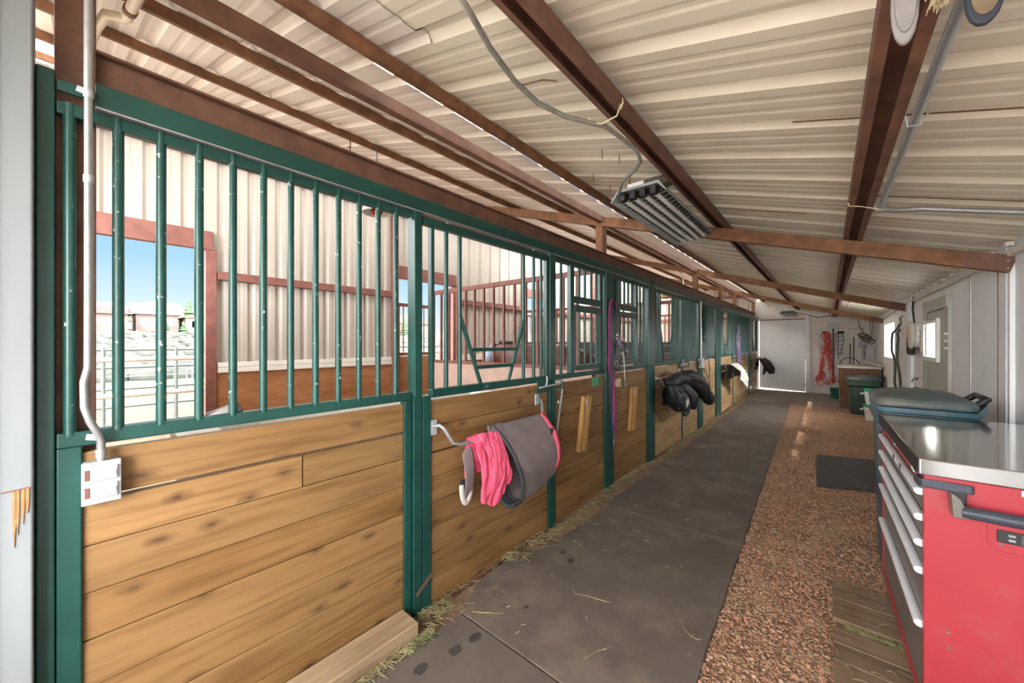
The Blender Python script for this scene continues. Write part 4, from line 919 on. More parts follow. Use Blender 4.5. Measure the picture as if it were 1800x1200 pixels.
# ------------------------------------------------------------------ fluorescent lamps
def fluor(label, x0, x1, y0, y1, z):
    l = thing('fluorescent_lamp', label, 'lamp', ((x0 + x1) / 2, (y0 + y1) / 2, z), 'hanging fluorescent lamps')
    w = x1 - x0; s = MB()
    s.prism([(x0, z + .012), (x0 + .045, z + .075), (x1 - .045, z + .075), (x1, z + .012), (x1 - .006, z + .008), (x1 - .05, z + .06), (x0 + .05, z + .06), (x0 + .006, z + .008)], 'y', y0, y1)
    s.build('housing', 'lampgrey', l)
    MB().box(x0 + .05, x1 - .05, y0 + .02, y1 - .02, z + .052, z + .058).build('reflector', 'reflector', l)
    for k in range(5):
        x = x0 + .045 + (w - .09) * k / 4; MB().prism([(x - .010, z + .053), (x, z + .02), (x + .010, z + .053)], 'y', y0 + .05, y1 - .05).build('reflector_ridge', 'reflector', l)
    for k in range(4):
        x = x0 + .045 + (w - .09) * (k + .5) / 4
        MB().tube([(x, y0 + .05, z + .022), (x, y1 - .05, z + .022)], .0135, 12).build('tube', 'tube', l, smooth=60)
        MB().box(x - .016, x + .016, y0 + .0, y0 + .045, z + .008, z + .06).build('socket', 'blackpl', l, bevel=.003)
        MB().box(x - .016, x + .016, y1 - .045, y1, z + .008, z + .06).build('socket', 'whitepl', l, bevel=.003)
    g = MB()
    n = 22
    for k in range(n + 1): y = y0 + .02 + (y1 - y0 - .04) * k / n; g.tube([(x0 + .005, y, z + .01), (x0 + .06, y, z - .006), (x1 - .06, y, z - .006), (x1 - .005, y, z + .01)], .0011, 4)
    for k in range(6): x = x0 + .06 + (w - .12) * k / 5; g.tube([(x, y0 + .01, z - .006), (x, y1 - .01, z - .006)], .0011, 4)
    g.build('wire_guard', 'galvdull', l)
    for y in (y0 + .15, y1 - .15):
        xm = (x0 + x1) / 2; zr = zpur(x1) + .0
        for q in range(5): MB().tube([(xm + (.1 if x1 > -.75 else 0) * (q + .5) / 5 + (.008 * math.cos(a) if q % 2 else 0), y + (0 if q % 2 else .008 * math.cos(a)), z + .075 + (zr - z - .075) * (q + .5 + .62 * math.sin(a)) / 5) for a in [2 * PI * t / 8 for t in range(8)]], .002, 5, closed=True).build('chain_link', 'brass', l)
    return l
l1 = fluor('long four tube fluorescent lamp with wire guard, hanging nearest the camera', -1.02, -.685, 2.13, 3.45, 2.245)
c = MB().box(-.93, -.83, 2.17, 2.42, 2.322, 2.36).build('ballast_cover', 'whitepl', l1, bevel=.004)
cc = thing('coiled_cord', 'bundled dark power cord lying on top of the near fluorescent lamp', 'cord', (-.78, 2.3, 2.33))
for k in range(5): MB().tube([(-.80 + .12 * math.cos(a) * (1 - .06 * k), 2.24 + .03 * math.sin(a) * (1 + .2 * k) + .02 * math.sin(2 * a), 2.335 + .007 * k + .006 * math.cos(3 * a)) for a in [2 * PI * t / 20 for t in range(20)]], .006, 6, closed=True).build('loop', 'browncord', cc, smooth=180)
cb = thing('power_cable', 'grey power cable tied along the channel purlin down to the near fluorescent lamp', 'cable', (-.68, 1.2, 2.25))
MB().tube([(-.665, .55, 2.24), (-.695, .66, 2.235), (-.73, .76, 2.235), (-.765, .91, 2.238), (-.775, 1.05, 2.24), (-.735, 1.18, 2.235), (-.68, 1.27, 2.232), (-.655, 1.33, 2.236), (-.650, 1.46, 2.245), (-.64, 1.60, 2.246), (-.655, 1.68, 2.232), (-.72, 1.78, 2.25), (-.86, 1.94, 2.28), (-.95, 2.10, 2.29), (-.965, 2.16, 2.315)], .0085, 8).build('cable_sheath', 'cord', cb, smooth=180)
MB().tube([(-.70, 1.275, 2.262), (-.69, 1.28, 2.243), (-.645, 1.28, 2.222), (-.59, 1.285, 2.232), (-.575, 1.285, 2.27)], .0035, 6).build('tie', 'straw', cb, smooth=180)
MB().tube([(-.575, 1.285, 2.25), (-.56, 1.27, 2.26), (-.57, 1.29, 2.29)], .003, 6).build('tie', 'straw', cb, smooth=180)
MB().tube([(-.76, .94, 2.24), (-.72, 1.0, 2.27), (-.68, 1.02, 2.26), (-.665, 1.0, 2.24)], .0025, 6).build('wire_tie', 'rustdark', cb, smooth=180)
fluor('four tube fluorescent lamp hanging far away in front of the far wall', -.92, -.585, 11.3, 12.5, 2.10)
s = MB().tube([(-.72, 12.0, 2.2), (-.45, 12.1, 2.12), (-.2, 12.0, 2.02), (.1, 11.4, 2.02), (.3, 10.6, 1.99)], .008, 6); tag(s.build('hanging_cable', 'blackpl', smooth=180), 'thin dark cable sagging near the far fluorescent lamp', 'cable')
# conduit by the right purlin
s = MB().tube([(.195, -.2, 2.035), (.19, 1.4, 2.035), (.188, 2.3, 2.035), (.19, 2.42, 2.035), (.21, 2.50, 2.035), (.25, 2.535, 2.03), (.33, 2.545, 2.02), (.74, 2.55, 1.905)], .011, 10)
c = s.build('roof_conduit', 'galv', smooth=60); tag(c, 'shiny conduit beside the right purlin that bends across to the right wall', 'conduit')
for y in (1.55, 2.45): MB().tube([(.17, y, 2.06), (.175, y, 2.02), (.20, y + .003, 2.018), (.215, y, 2.045)], .002, 5).build('wire_tie', 'galvdull', c)
s = MB().tube([(.075, 2.42, 2.073), (.08, 2.43, 2.06), (.12, 2.44, 2.052), (.2, 2.45, 2.02)], .0025, 5); s.build('wire_tie', 'straw', c)
pv = MB().tube([(-2.95, .045, 2.985), (-2.6, .055, 2.872), (-2.30, .075, 2.775), (-2.27, .10, 2.765), (-2.24, .125, 2.755), (-2.21, .13, 2.745), (-1.78, .14, 2.61)], .018, 12)
o = pv.build('plastic_pipe', 'pvc', smooth=60); tag(o, 'cream plastic pipe with an offset bend under the roof at the near corner', 'pipe')
MB().tube([(-2.12, .131, 2.717), (-2.07, .132, 2.70)], .022, 12).build('clamp', 'rustdark', o)
o = MB().tube([(-1.78 + 0, 6.0, 2.5), (-1.78, 6.25, 2.5), (-1.78, 6.35, 2.46), (-1.78, 6.38, 2.3), (-1.78, 6.38, 2.264)], .011, 8).build('bent_conduit', 'whitepl', smooth=180); tag(o, 'thin pale conduit hooking over the header beam by the second short post', 'conduit')
# flaps hung on the purlin above the camera
def flap(label, poly, y0, y1, m, m2):
    o = thing('hanging_flap', label, 'hanging thing', (poly[0][0], y0, max(p[1] for p in poly)))
    MB().prism(poly, 'y', y0, y1).build('flap_body', m, o, bevel=.004, smooth=40)
    cx = sum(p[0] for p in poly) / len(poly); cz = sum(p[1] for p in poly) / len(poly)
    q = MB().prism([(cx + (p[0] - cx) * .74, cz + (p[1] - cz) * .78) for p in poly], 'y', y0 - .004, y0 - .0005); q.build('inset', m2, o)
    MB().tube([(cx, (y0 + y1) / 2, max(p[1] for p in poly) - .01), (cx - .02, (y0 + y1) / 2, max(p[1] for p in poly) + .05)], .004, 6).build('string', 'straw', o)
def oval(cx, ct, w, h, n=18): return [(cx + w * math.sin(2 * PI * k / n) * (1 - .18 * math.cos(2 * PI * k / n)), ct + h * math.cos(2 * PI * k / n)) for k in range(n)]
flap('grey oval flap hanging from the right purlin at the top of the view', oval(.112, 2.06, .019, .093), 1.02, 1.032, 'suede', 'suede')
flap('tan oval flap with dark rim hanging beside the roof conduit at the top right', oval(.214, 2.035, .023, .066), 1.05, 1.062, 'maskdark', 'felt')
s = MB(); rr = random.Random(8)
for i in range(70): a = rr.uniform(-.5, .5); s.tube([(.15 + .03 * rr.random(), 1.05 + .02 * rr.random(), 2.09), (.15 + .035 * rr.random() + a * .03, 1.05 + .02 * rr.random(), 2.03 + .03 * rr.random())], .0012, 3)
tag(s.build('straw_tuft', 'straw'), 'tuft of straw caught between the two hanging flaps', 'straw', None, 'stuff')
o = MB().tube([(-2.95, 1.43, 3.06), (-2.95, 1.43, 3.0), (-2.95, 1.436, 2.985), (-2.95, 1.42, 2.975), (-2.95, 1.41, 2.985)], .005, 6).tube([(-2.95, 1.43, 2.98), (-2.95, 1.43, 2.90)], .004, 6).build('eye_hook', 'rustdark', smooth=180); tag(o, 'small eye hook hanging from a purlin over the first stall', 'hook')

# ------------------------------------------------------------------ timber and pallet on the ground
o = MB().box(-1.585, -1.452, -.25, 1.03, .0, .095).build('timber', 'timber', bevel=.006); tag(o, 'weathered timber lying along the foot of the first stall panel', 'timber')
pl = thing('pallet', 'grey brown board pallet on the gravel under the red tool chest', 'pallet', (.4, 2.3, 0))
yb = 2.775
for y0, y1 in ((2.605, 2.79), (2.41, 2.598), (2.218, 2.335), (2.094, 2.21), (1.945, 2.086), (1.785, 1.937), (1.625, 1.777), (1.45, 1.617)):
    s = MB().box(.018, .745, y0, y1, .028, .05); s.build('deck_board', 'palletwood', pl, bevel=.003)
for x in (.03, .36, .69): MB().box(x, x + .05, 1.45, 2.78, -.02, .0275).build('runner', 'palletwood', pl)

# ------------------------------------------------------------------ red tool chest
TC = Matrix.Rotation(math.radians(.9), 4, 'Z')
tc = thing('tool_chest', 'large red tool chest with stainless top and silver drawer pulls in the right foreground', 'tool chest', (.245, 1.84, .05))
W_, L_ = .475, 1.045
def cb_(x0, x1, y0, y1, z0, z1): return MB().box(.245 + x0, .245 + x1, 1.84 + y0, 1.84 + y1, z0, z1)
body = cb_(.0, W_, 0, .028, .135, .955); body.box(.245, .245 + W_, 1.84 + L_ - .028, 1.84 + L_, .135, .955); body.box(.245 + .03, .245 + W_, 1.868, 1.84 + L_ - .028, .135, .955)
body.box(.245, .275, 1.868, 1.84 + L_ - .028, .135, .168); body.box(.245, .275, 1.868, 1.84 + L_ - .028, .915, .955)
body.build('cabinet_body', 'red', tc, bevel=.003)
top = cb_(-.012, W_ + .01, -.008, L_ + .01, .957, 1.01).build('worktop', 'steel', tc, bevel=.004); top['label'] = 'polished stainless steel worktop'
cb_(-.014, -.0122, -.004, L_ + .006, .957, 1.006).build('edge_strip', 'blackpl', top)
for z1, h in ((.898, .084), (.81, .086), (.722, .092), (.628, .18), (.445, .272)):
    dr = cb_(.004, .028, .03, L_ - .045, z1 - h + .006, z1).build('drawer', 'drawergrey', tc, bevel=.002)
    s = MB(); x = .245; pr = [(x + .006, z1 - .022), (x - .012, z1 - .020), (x - .02, z1 - .010), (x - .018, z1 + .001), (x - .006, z1 + .004), (x + .006, z1 + .002)]
    s.prism(pr, 'y', 1.84 + .03, 1.84 + L_ - .045); s.build('pull', 'alu', dr, bevel=.002)
for y in (.30, .46): cb_(-.0225, -.018, y, y + .006, .885, .912).build('pull_joint', 'blackpl', tc)
MB().lathe([(.001, -.006), (.011, -.005), (.011, .0)], (.243, 1.84 + .58, .935), 14, 'x').build('lock', 'chrome', tc, smooth=40)
s = MB().box(.2425, .2445, 1.84 + .155, 1.84 + .20, .922, .930).box(.2425, .2445, 1.84 + .185, 1.84 + .20, .93, .948); s.build('white_mark', 'paper', tc)['label'] = 'small white mark near the front corner'
for (yy, sg) in ((0, 1), (L_, -1)):
    yb_ = 1.84 + yy; s = MB(); s.prism([(.228, yb_ + sg * .05), (.228, yb_ - sg * .004), (.238, yb_ - sg * .018), (.345, yb_ - sg * .018), (.352, yb_ - sg * .010), (.352, yb_ - sg * .001), (.2445, yb_ - sg * .001), (.2445, yb_ + sg * .05)], 'z', .918, .945)
    s.build('corner_bumper', 'bumper', tc, bevel=.004)
hd = MB().tube([(.318, 1.80, .868), (.46, 1.80, .868), (.70, 1.80, .868)], .019, 14).build('side_handle', 'navy', tc, smooth=60)
MB().prism([(.296, .915), (.302, .92), (.318, .905), (.335, .848), (.30, .848)], 'y', 1.788, 1.84).build('handle_bracket', 'drawergrey', hd, bevel=.003)
MB().box(.306, .335, 1.82, 1.8395, .88, .925).build('handle_plate', 'blackpl', hd, bevel=.005)
s = MB(); pts = [(.378, .838), (.378, .80), (.378, .775), (.384, .762), (.398, .757), (.5, .757)]
s.tube([(x, 1.8395, z) for x, z in pts], .0018, 6); s.build('pressed_line', 'red', tc)
ps = cb_(.152, .30, -.006, -.0005, .785, .823).build('power_strip', 'blackpl', tc, bevel=.003)
for z in (.811, .797): MB().box(.418, .432, 1.8325, 1.8342, z - .0035, z + .0035).build('slot', 'galv', ps, bevel=.001)
cb_(.196, .30, -.0095, -.006, .79, .82).build('outlet_face', 'navy', ps)
for x, z in ((.405, .838), (.405, .777), (.30, .452), (.30, .402)): MB().ball((x, 1.8395, z), .0042, 6, (1, .4, 1)).build('rivet', 'drawergrey', tc, smooth=180)
cb_(.199, .29, -.0015, -.0004, .935, .982 - .03).build('sticker', 'paper', tc)
for x, y in ((.05, .06), (.42, .06), (.05, .985), (.42, .985)):
    c = MB().lathe([(.04, -.015), (.042, -.01), (.042, .01), (.04, .015)], (.245 + x, 1.84 + y, .0925), 16, 'x').build('caster', 'blackpl', tc, smooth=40)
    MB().box(.245 + x - .022, .245 + x + .022, 1.84 + y - .025, 1.84 + y + .025, .115, .135).build('fork', 'galvdull', c)
tc.rotation_euler = (0, 0, math.radians(.9))

# ------------------------------------------------------------------ bins, buckets, cabinet
def wheelie(label, x0, x1, y0, y1, h, mb_, ml):
    b = thing('wheeled_bin', label, 'trash can', ((x0 + x1) / 2, (y0 + y1) / 2, 0)); cx, cy = (x0 + x1) / 2, (y0 + y1) / 2
    def ring(k, z, r=.05):
        hx_, hy_ = (x1 - x0) / 2 * k, (y1 - y0) / 2 * k; P = []
        for sx, sy, a0 in ((1, 1, 0), (-1, 1, 90), (-1, -1, 180), (1, -1, 270)):
            for q in range(4):
                a = math.radians(a0 + 30 * q); P.append((cx + sx * (hx_ - r) + r * math.cos(a), cy + sy * (hy_ - r) + r * math.sin(a), z))
        return P
    def loft(rs):
        s = MB(); n = len(rs[0]); V = [p for r_ in rs for p in r_]; Fq = [(i * n + k, i * n + (k + 1) % n, (i + 1) * n + (k + 1) % n, (i + 1) * n + k) for i in range(len(rs) - 1) for k in range(n)]
        return s.add(V, Fq + [tuple(range(n))[::-1], tuple(range((len(rs) - 1) * n, len(rs) * n))])
    hz = h - .088
    loft([ring(.78, .015), ring(.80, .03), ring(.9, hz - .14)]).build('body', mb_, b, smooth=40)
    loft([ring(.9, hz - .14), ring(.965, hz - .10), ring(1.0, hz - .095), ring(1.0, hz - .055), ring(.97, hz - .05), ring(.975, hz - .035), ring(1.0, hz - .03), ring(1.0, hz - .004), ring(.96, hz)]).build('rim', 'bluebin' if mb_ == 'bluebin' else mb_, b, smooth=40)
    k = loft([ring(1.0, hz + .004), ring(1.015, hz + .012), ring(1.015, hz + .03), ring(1.0, hz + .034), ring(.995, hz + .041), ring(.95, hz + .05), ring(.72, hz + .069), ring(.4, hz + .082), ring(.15, hz + .088, .02)]).build('lid', ml, b, smooth=50)
    s = MB()
    for q in (-.045, .045): s.tube([(cx + q * .9 + .02, y0 + .10, hz + .062), (cx + q * .8, cy - .06, hz + .085), (cx + q * .7 - .02, y1 - .16, hz + .081)], .014, 8, flat=.6)
    s.build('lid_ridge', ml, k, smooth=180)
    s = MB(); s.tube([(x1 - .01, cy - .12, hz + .0), (x1 + .05, cy - .12, hz + .06), (x1 + .055, cy + .12, hz + .06), (x1 - .01, cy + .12, hz + .0)], .016, 8); s.build('handle', 'blackpl', b, smooth=60)
    s = MB().prism([(x1 - .02, hz - .06), (x1 + .045, hz + .035), (x1 + .045, hz - .01), (x1 - .02, hz - .12)], 'y', cy - .15, cy - .10); s.build('hinge_arm', mb_, b)
    for y in (y0 + .05, y1 - .05): MB().lathe([(.06, -.02), (.07, -.015), (.07, .015), (.06, .02)], (x1 - .09, y, .07), 18, 'y').build('wheel', 'blackpl', b, smooth=40)
wheelie('big teal wheeled trash can with dusty lid behind the red tool chest', .215, .60, 3.0, 3.55, 1.12, 'bluebin', 'lid')
wheelie('dark green wheeled trash can with dusty lid in front of the brown cabinet', .29, .76, 9.62, 10.2, .76, 'greenbin', 'lid')
def bucket(label, cx, cy, z, w):
    b = thing('square_bucket', label, 'bucket', (cx, cy, z), 'white feed buckets'); h = w / 2
    V = [(cx + sx * h * k, cy + sy * h * k, z + zz_) for k, zz_ in ((.86, .002), (1, .245)) for sx, sy in ((-1, -1), (1, -1), (1, 1), (-1, 1))]
    MB().add(V, [(3, 2, 1, 0), (4, 5, 6, 7)] + [(i, (i + 1) % 4, 4 + (i + 1) % 4, 4 + i) for i in range(4)]).build('tub', 'whitepl', b, bevel=.02)
    MB().box(cx - h * 1.04, cx + h * 1.04, cy - h * 1.04, cy + h * 1.04, z + .246, z + .28).build('lid', 'greenlid', b, bevel=.012)
    MB().tube([(cx - h * .98, cy - h * .6, z + .2), (cx - h * 1.3, cy - h * .5, z + .19), (cx - h * 1.3, cy + h * .4, z + .19), (cx - h * .98, cy + h * .6, z + .2)], .008, 6).build('handle', 'whitepl', b, smooth=180)
    return b
b = bucket('lower white square bucket with red print under the other bucket', .65, 9.25, -.008, .30)
s = MB()
for k in range(4): s.tube([(.53 + .07 * (k % 2) + .02 * math.cos(a), 9.1025, .12 + .04 * (k // 2) + .022 * math.sin(a)) for a in [2 * PI * t / 10 for t in range(8)]], .004, 5)
s.build('red_print', 'netred', b)
bucket('upper white square bucket with green lid stacked on the other bucket', .66, 9.26, .274, .31)
cbn = thing('cabinet', 'low brown plywood cabinet with pale top near the far wall', 'cabinet', (.5, 10.9, 0))
MB().box(.19, .80, 10.45, 11.3, .03, .855).build('carcass', 'cabinet', cbn, bevel=.003)
MB().box(.165, .825, 10.42, 11.33, .857, .895).build('top', 'shelf', cbn, bevel=.003)
MB().box(.21, .78, 10.47, 11.28, -.02, .029).build('plinth', 'cabinet', cbn)
MB().ball((.18, 10.7, .55), .015, 6).build('knob', 'blackpl', cbn, smooth=180)
o = MB().lathe([(.09, .004), (.115, .2), (.125, .26), (.115, .262), (.105, .2), (.085, .02)], (.155, 12.2, .0), 20).build('bucket', 'greentub', smooth=40); tag(o, 'small dark green bucket on the floor left of the brown cabinet', 'bucket')
o = MB(); P = [(-.105, 5.834), (.414, 6.02), (.327, 4.75), (-.083, 4.603)]
o.prism(P[::-1], 'z', .012, .032); m_ = o.build('doormat', 'blackmat', bevel=.004); tag(m_, 'black perforated rubber mat lying on the gravel', 'floor mat')

# ------------------------------------------------------------------ things on the far wall
yw = YE - .006
o = thing('junction_box', 'small white junction box with arched conduit on the far wall', 'junction box', (-.214, yw, 1.54))
MB().box(-.26, -.17, yw - .05, yw, 1.49, 1.58).build('box', 'whitepl', o, bevel=.006)
MB().tube([(-.225, yw - .02, 1.58), (-.225, yw - .02, 1.66), (-.19, yw - .02, 1.74), (-.10, yw - .02, 1.77), (.3, yw - .02, 1.765), (.7, yw - .02, 1.74)], .009, 8).build('conduit_pipe', 'whitedirty', o, smooth=180)
o = MB().box(-.11, .33, yw - .03, yw, 1.625, 1.69).build('hook_board', 'darkcoat', bevel=.003); tag(o, 'dark hook board on the far wall behind the shovel', 'hook board')
hn = thing('hay_net', 'long red hay net hanging from the hook board on the far wall', 'hay net', (0, yw - .1, .2)); rr = random.Random(4); s1 = MB(); s2 = MB()
for i in range(110):
    k = rr.random(); z = 1.66 - 1.4 * k; w = .05 + .10 * k + (.05 if k > .85 else 0); sd = rr.choice((-1, 1))
    cx = -.03 + (sd * w * .8 if k > .45 else rr.uniform(-w, w)) + .02 * rr.gauss(0, 1); r = .025 + .045 * rr.random()
    if k > .92: cx = -.03 + rr.uniform(-.18, .15); r *= 1.3
    tl = rr.random() * PI
    (s1 if k < .5 else s2).tube([(cx + r * math.cos(a) * abs(math.cos(tl)) , yw - .06 - .03 * rr.random() + r * .6 * math.cos(a) * math.sin(tl), z + r * 1.35 * math.sin(a)) for a in [2 * PI * t / 9 for t in range(9)]], .0065, 4, closed=True)
s1.tube([(-.03 + .05 * math.sin(t * 2.1), yw - .06, 1.68 - .05 * t) for t in range(14)], .03, 6)
s1.build('gathered_mesh', 'netred', hn, smooth=180); s2.build('loose_mesh', 'netred', hn, smooth=180)
sh = thing('shovel', 'round point shovel hung blade up on the far wall', 'shovel', (.11, yw - .05, .3))
bp = [(.11 + .1 * math.cos(a), 1.80 + .125 * math.sin(a)) for a in [PI * k / 12 for k in range(13)]] + [(.02, 1.66), (.07, 1.62), (.15, 1.62), (.20, 1.66)]
MB().prism(bp, 'y', yw - .06, yw - .05).build('blade', 'drawergrey', sh, bevel=.003)
MB().tube([(.11, yw - .065, 1.76), (.11, yw - .07, 1.55), (.115, yw - .07, .3)], [.02, .017, .016], 10).build('handle', 'browncord', sh, smooth=180)
def strap(name, label, cat, paths, m, r=.012, n=6):
    o = thing(name, label, cat, (paths[0][0][0], yw - .05, min(p[1] for q in paths for p in q)))
    for q in paths: MB().tube([(x, yw - .045 - .006 * (i % 2), z) for i, (x, z) in enumerate(q)], r, n, flat=.5).build('strap', m, o, smooth=180)
    return o
strap('bridle', 'purple and black bridle hanging beside the shovel handle', 'bridle', [[(.05, 1.63), (.06, 1.4), (.05, 1.1), (.07, .9)], [(.16, 1.62), (.15, 1.35), (.13, 1.05), (.1, .85)], [(.07, 1.35), (.15, 1.33)]], 'violet', .014)
strap('teal_halter', 'teal rope halter hanging right of the shovel', 'halter', [[(.22, 1.65), (.21, 1.4), (.2, 1.15), (.22, .95)], [(.3, 1.64), (.32, 1.45), (.29, 1.25), (.24, 1.05)]] + [[(.21, z), (.31, z + .02)] for z in (1.55, 1.43, 1.31, 1.19, 1.1)], 'tealweb', .016)
for x, z, w in ((.45, 1.35, 'shorter'), (.52, 1.53, 'taller')):
    o = MB().tube([(x - .03, yw - .25, .01), (x, yw - .02, z)], .012, 8).build('broom_handle', 'trunk', smooth=60); tag(o, '%s wooden tool handle leaning on the far wall behind the cabinet' % w, 'tool handle')
o = MB().tube([(.43 + .19 * math.cos(a), yw - .03, .80 + .19 * math.sin(a)) for a in [2 * PI * k / 24 for k in range(24)]], .011, 8, closed=True).build('hoop', 'browncord', smooth=180); tag(o, 'thin dark hoop against the far wall behind the cabinet', 'hoop')
o = MB().tube([(.56, yw - .35, .05), (.69, yw - .05, 1.25)], .016, 8).build('pale_pole', 'shelf', smooth=60); tag(o, 'pale pole leaning in the far right corner', 'pole')
o = thing('cord_bundle', 'tangled brown cord bundle hanging in the far right corner', 'cord', (.75, yw - .1, 1.4)); rr = random.Random(12)
for k in range(5): MB().tube([(.68 + .05 * k * .5 + .09 * math.cos(a), yw - .1 - .02 * k + .03 * math.sin(a * 2), 1.58 - .03 * k + .05 * math.sin(a) * (1 + .3 * (k % 2))) for a in [2 * PI * t / 14 for t in range(14)]], .011, 6, closed=True).build('loop', 'browncord', o, smooth=180)
MB().tube([(.84 + .06 * math.cos(a), yw - .12, 1.42 + .07 * math.sin(a)) for a in [2 * PI * t / 14 for t in range(14)]], .012, 6, closed=True).build('loop', 'browncord', o, smooth=180)
MB().tube([(.6, yw - .1, 1.98), (.62, yw - .1, 1.8), (.70, yw - .1, 1.65)], .008, 6).build('cord_tail', 'browncord', o, smooth=180)
o = MB().ball((.68, yw - .09, 1.36), .085, 10, (.9, .6, 1.25)).build('cloth_bag', 'lavender', smooth=180); tag(o, 'pale lavender cloth bag hanging under the cord bundle', 'bag')
strap('leash', 'purple patterned leash hanging below the lavender bag', 'leash', [[(.70, 1.3), (.71, 1.1), (.72, .95)], [(.74, 1.3), (.75, 1.1), (.73, .97)], [(.71, 1.15), (.75, 1.05)]], 'violet', .014)
strap('black_straps', 'two black straps hanging in the far right corner', 'strap', [[(.82, 1.95), (.83, 1.7), (.84, 1.5)], [(.87, 1.95), (.875, 1.75), (.88, 1.55)]], 'black', .012)
o = MB().box(.74, .90, yw - .1, yw, .985, 1.25).build('breaker_box', 'greybox', bevel=.006); tag(o, 'pale grey breaker box low in the far right corner', 'breaker box')
o = MB().prism([(.66, YE - .01), (.925, YE - .01), (xr(11.2) - .002, 10.2), (xr(11.2) - .09, 10.25)], 'z', .915, .94).build('corner_shelf', 'shelf', bevel=.003); tag(o, 'pale wedge shaped shelf in the far right corner', 'shelf')

# ------------------------------------------------------------------ right wall things by the second rafter
o = thing('green_rope', 'looped dark green rope with snap hanging on the right wall post', 'rope', (.73, 7.1, .75))
MB().tube([(.72, 7.0, 1.63), (.71, 7.12, 1.58), (.70, 7.5, 1.53), (.70, 7.6, 1.42), (.70, 7.58, 1.28), (.705, 7.3, 1.12), (.70, 7.25, 1.0), (.70, 7.3, .85), (.70, 7.15, .765), (.70, 6.9, .765), (.70, 6.75, .87), (.70, 6.85, 1.0), (.705, 7.1, 1.15), (.705, 7.06, 1.35), (.705, 7.0, 1.44), (.71, 7.12, 1.52), (.72, 7.0, 1.56)], .014, 8).build('rope', 'rope', o, smooth=180)
MB().tube([(.73, 6.97, 1.64), (.72, 6.98, 1.72), (.745, 6.96, 1.74)], .008, 6).build('hook', 'browncord', o)
o = thing('dark_bag', 'small charcoal cloth pouch hanging on the right wall post', 'bag', (.72, 6.1, 1.25))
MB().box(.69, .738, 5.98, 6.22, 1.255, 1.47).build('pouch', 'darkcoat', o, bevel=.02)
MB().box(.682, .738, 6.02, 6.45, 1.485, 1.585).build('flap', 'whitedirty', o, bevel=.006)
o = thing('wall_light', 'round cream wall light beside the right wall post', 'lamp', (.74, 5.93, 1.47))
MB().lathe([(.135, 0), (.15, .012), (.14, .03), (.06, .045), (.001, .048)], (.68, 5.93, 1.475), 28, 'x', cap=True).build('dish', 'shelf', o, smooth=50)
MB().lathe([(.13, 0), (.135, .05), (.11, .062), (.001, .062)], (.715, 5.93, 1.475), 28, 'x').build('base', 'whitepl', o, smooth=50)
MB().tube([(.75, 6.22, 1.92), (.745, 6.24, 1.78), (.74, 6.1, 1.62)], .009, 8).build('cord', 'blackpl', o, smooth=180)
o = thing('hinge_plate', 'white bracket plate on the wall left of the grey door', 'bracket', (.75, 5.76, 1.4))
MB().box(.745, .769, 5.70, 5.82, 1.3, 1.58).build('plate', 'whitepl', o, bevel=.003)
for z in (1.34, 1.4, 1.46, 1.52): MB().ball((.742, 5.76, z), .01, 6).build('screw', 'brass', o, smooth=180)
o = MB().tube([(.76, 6.45, 1.15), (.75, 6.42, 1.0), (.75, 6.40, .9), (.755, 6.35, .95), (.755, 6.15, 1.0), (.755, 6.05, .98), (.76, 6.0, 1.01)], .005, 6).build('dangling_wire', 'browncord', smooth=180); tag(o, 'thin brown wire dangling below the round wall light', 'wire')

# ------------------------------------------------------------------ outside
def ground(name, label, poly, z, m, nx=1):
    o = MB().prism(poly, 'z', z - .1, z).build(name, m); return tag(o, label, 'ground', None, 'structure')
ground('yard', 'gravel yard outside the near end of the barn', [(-5.5, -30), (30, -30), (30, 40), (1.2, 40), (1.2, -1.41), (-5.5, -1.41)], -.03, 'yard')
ground('yard', 'gravel yard behind the far wall', [(-5.5, YE + .15), (1.15, YE + .15), (1.15, 40), (-5.5, 40)], -.035, 'yard')
ground('paddock', 'tan dirt paddock outside the stall doorways', [(-14.2, -30), (-5.5, -30), (-5.5, 40), (-14.2, 40)], -.03, 'arena')
ground('lawn', 'strip of spring grass beyond the paddock rails', [(-18.5, -30), (-14.2, -30), (-14.2, 40), (-18.5, 40)], -.03, 'grass')
s = MB(); s.grid(lambda u, v: (-18.4 - 100 * u, -40 + 180 * v, -.05 + 5.6 * u ** 1.1 + .25 * math.sin(v * 40) * u + .15 * math.sin(u * 30) * u), 40, 40); o = s.build('field', 'field', smooth=180); tag(o, 'rising sagebrush field beyond the lawn', 'ground', None, 'structure')
def fz(x): u = max(0, (-x - 18.4) / 100); return -.05 + 5.6 * u ** 1.1
s = MB(); rr = random.Random(6)
for i in range(1500):
    u = rr.random() ** 1.4; x = -19.5 - 48 * u; y = rr.uniform(-.03, .95) * (-x) + rr.uniform(-1, 1); r = .28 + .3 * rr.random()
    s.ball((x, y, fz(x) + r * .25), r, 3, (1, 1.2, .62))
tag(s.build('sagebrush', 'sage', smooth=180, fixn=False), 'grey green sagebrush clumps covering the field', 'shrub', None, 'stuff')
def fence(name, label, x, y0, y1, zs, r, m, posts, pr, grp=None):
    f = thing(name, label, 'fence', (x, y0, 0))
    for z in zs: MB().tube([(x, y0, z), (x, y1, z)], r, 8).build('rail', m, f, smooth=60)
    for y in posts: MB().tube([(x, y, -.03), (x, y, max(zs) + .03)], pr, 8).build('post', m, f, smooth=60)
fence('pipe_fence', 'grey green pipe fence across the paddock', -8.5, -4, 16, (1.28, 1.0, .66, .38, .1), .022, 'pipegreen', (-2.7, .24, .36, 1.08, 3.6, 6.5, 9.5, 12.5, 15.5), .028)
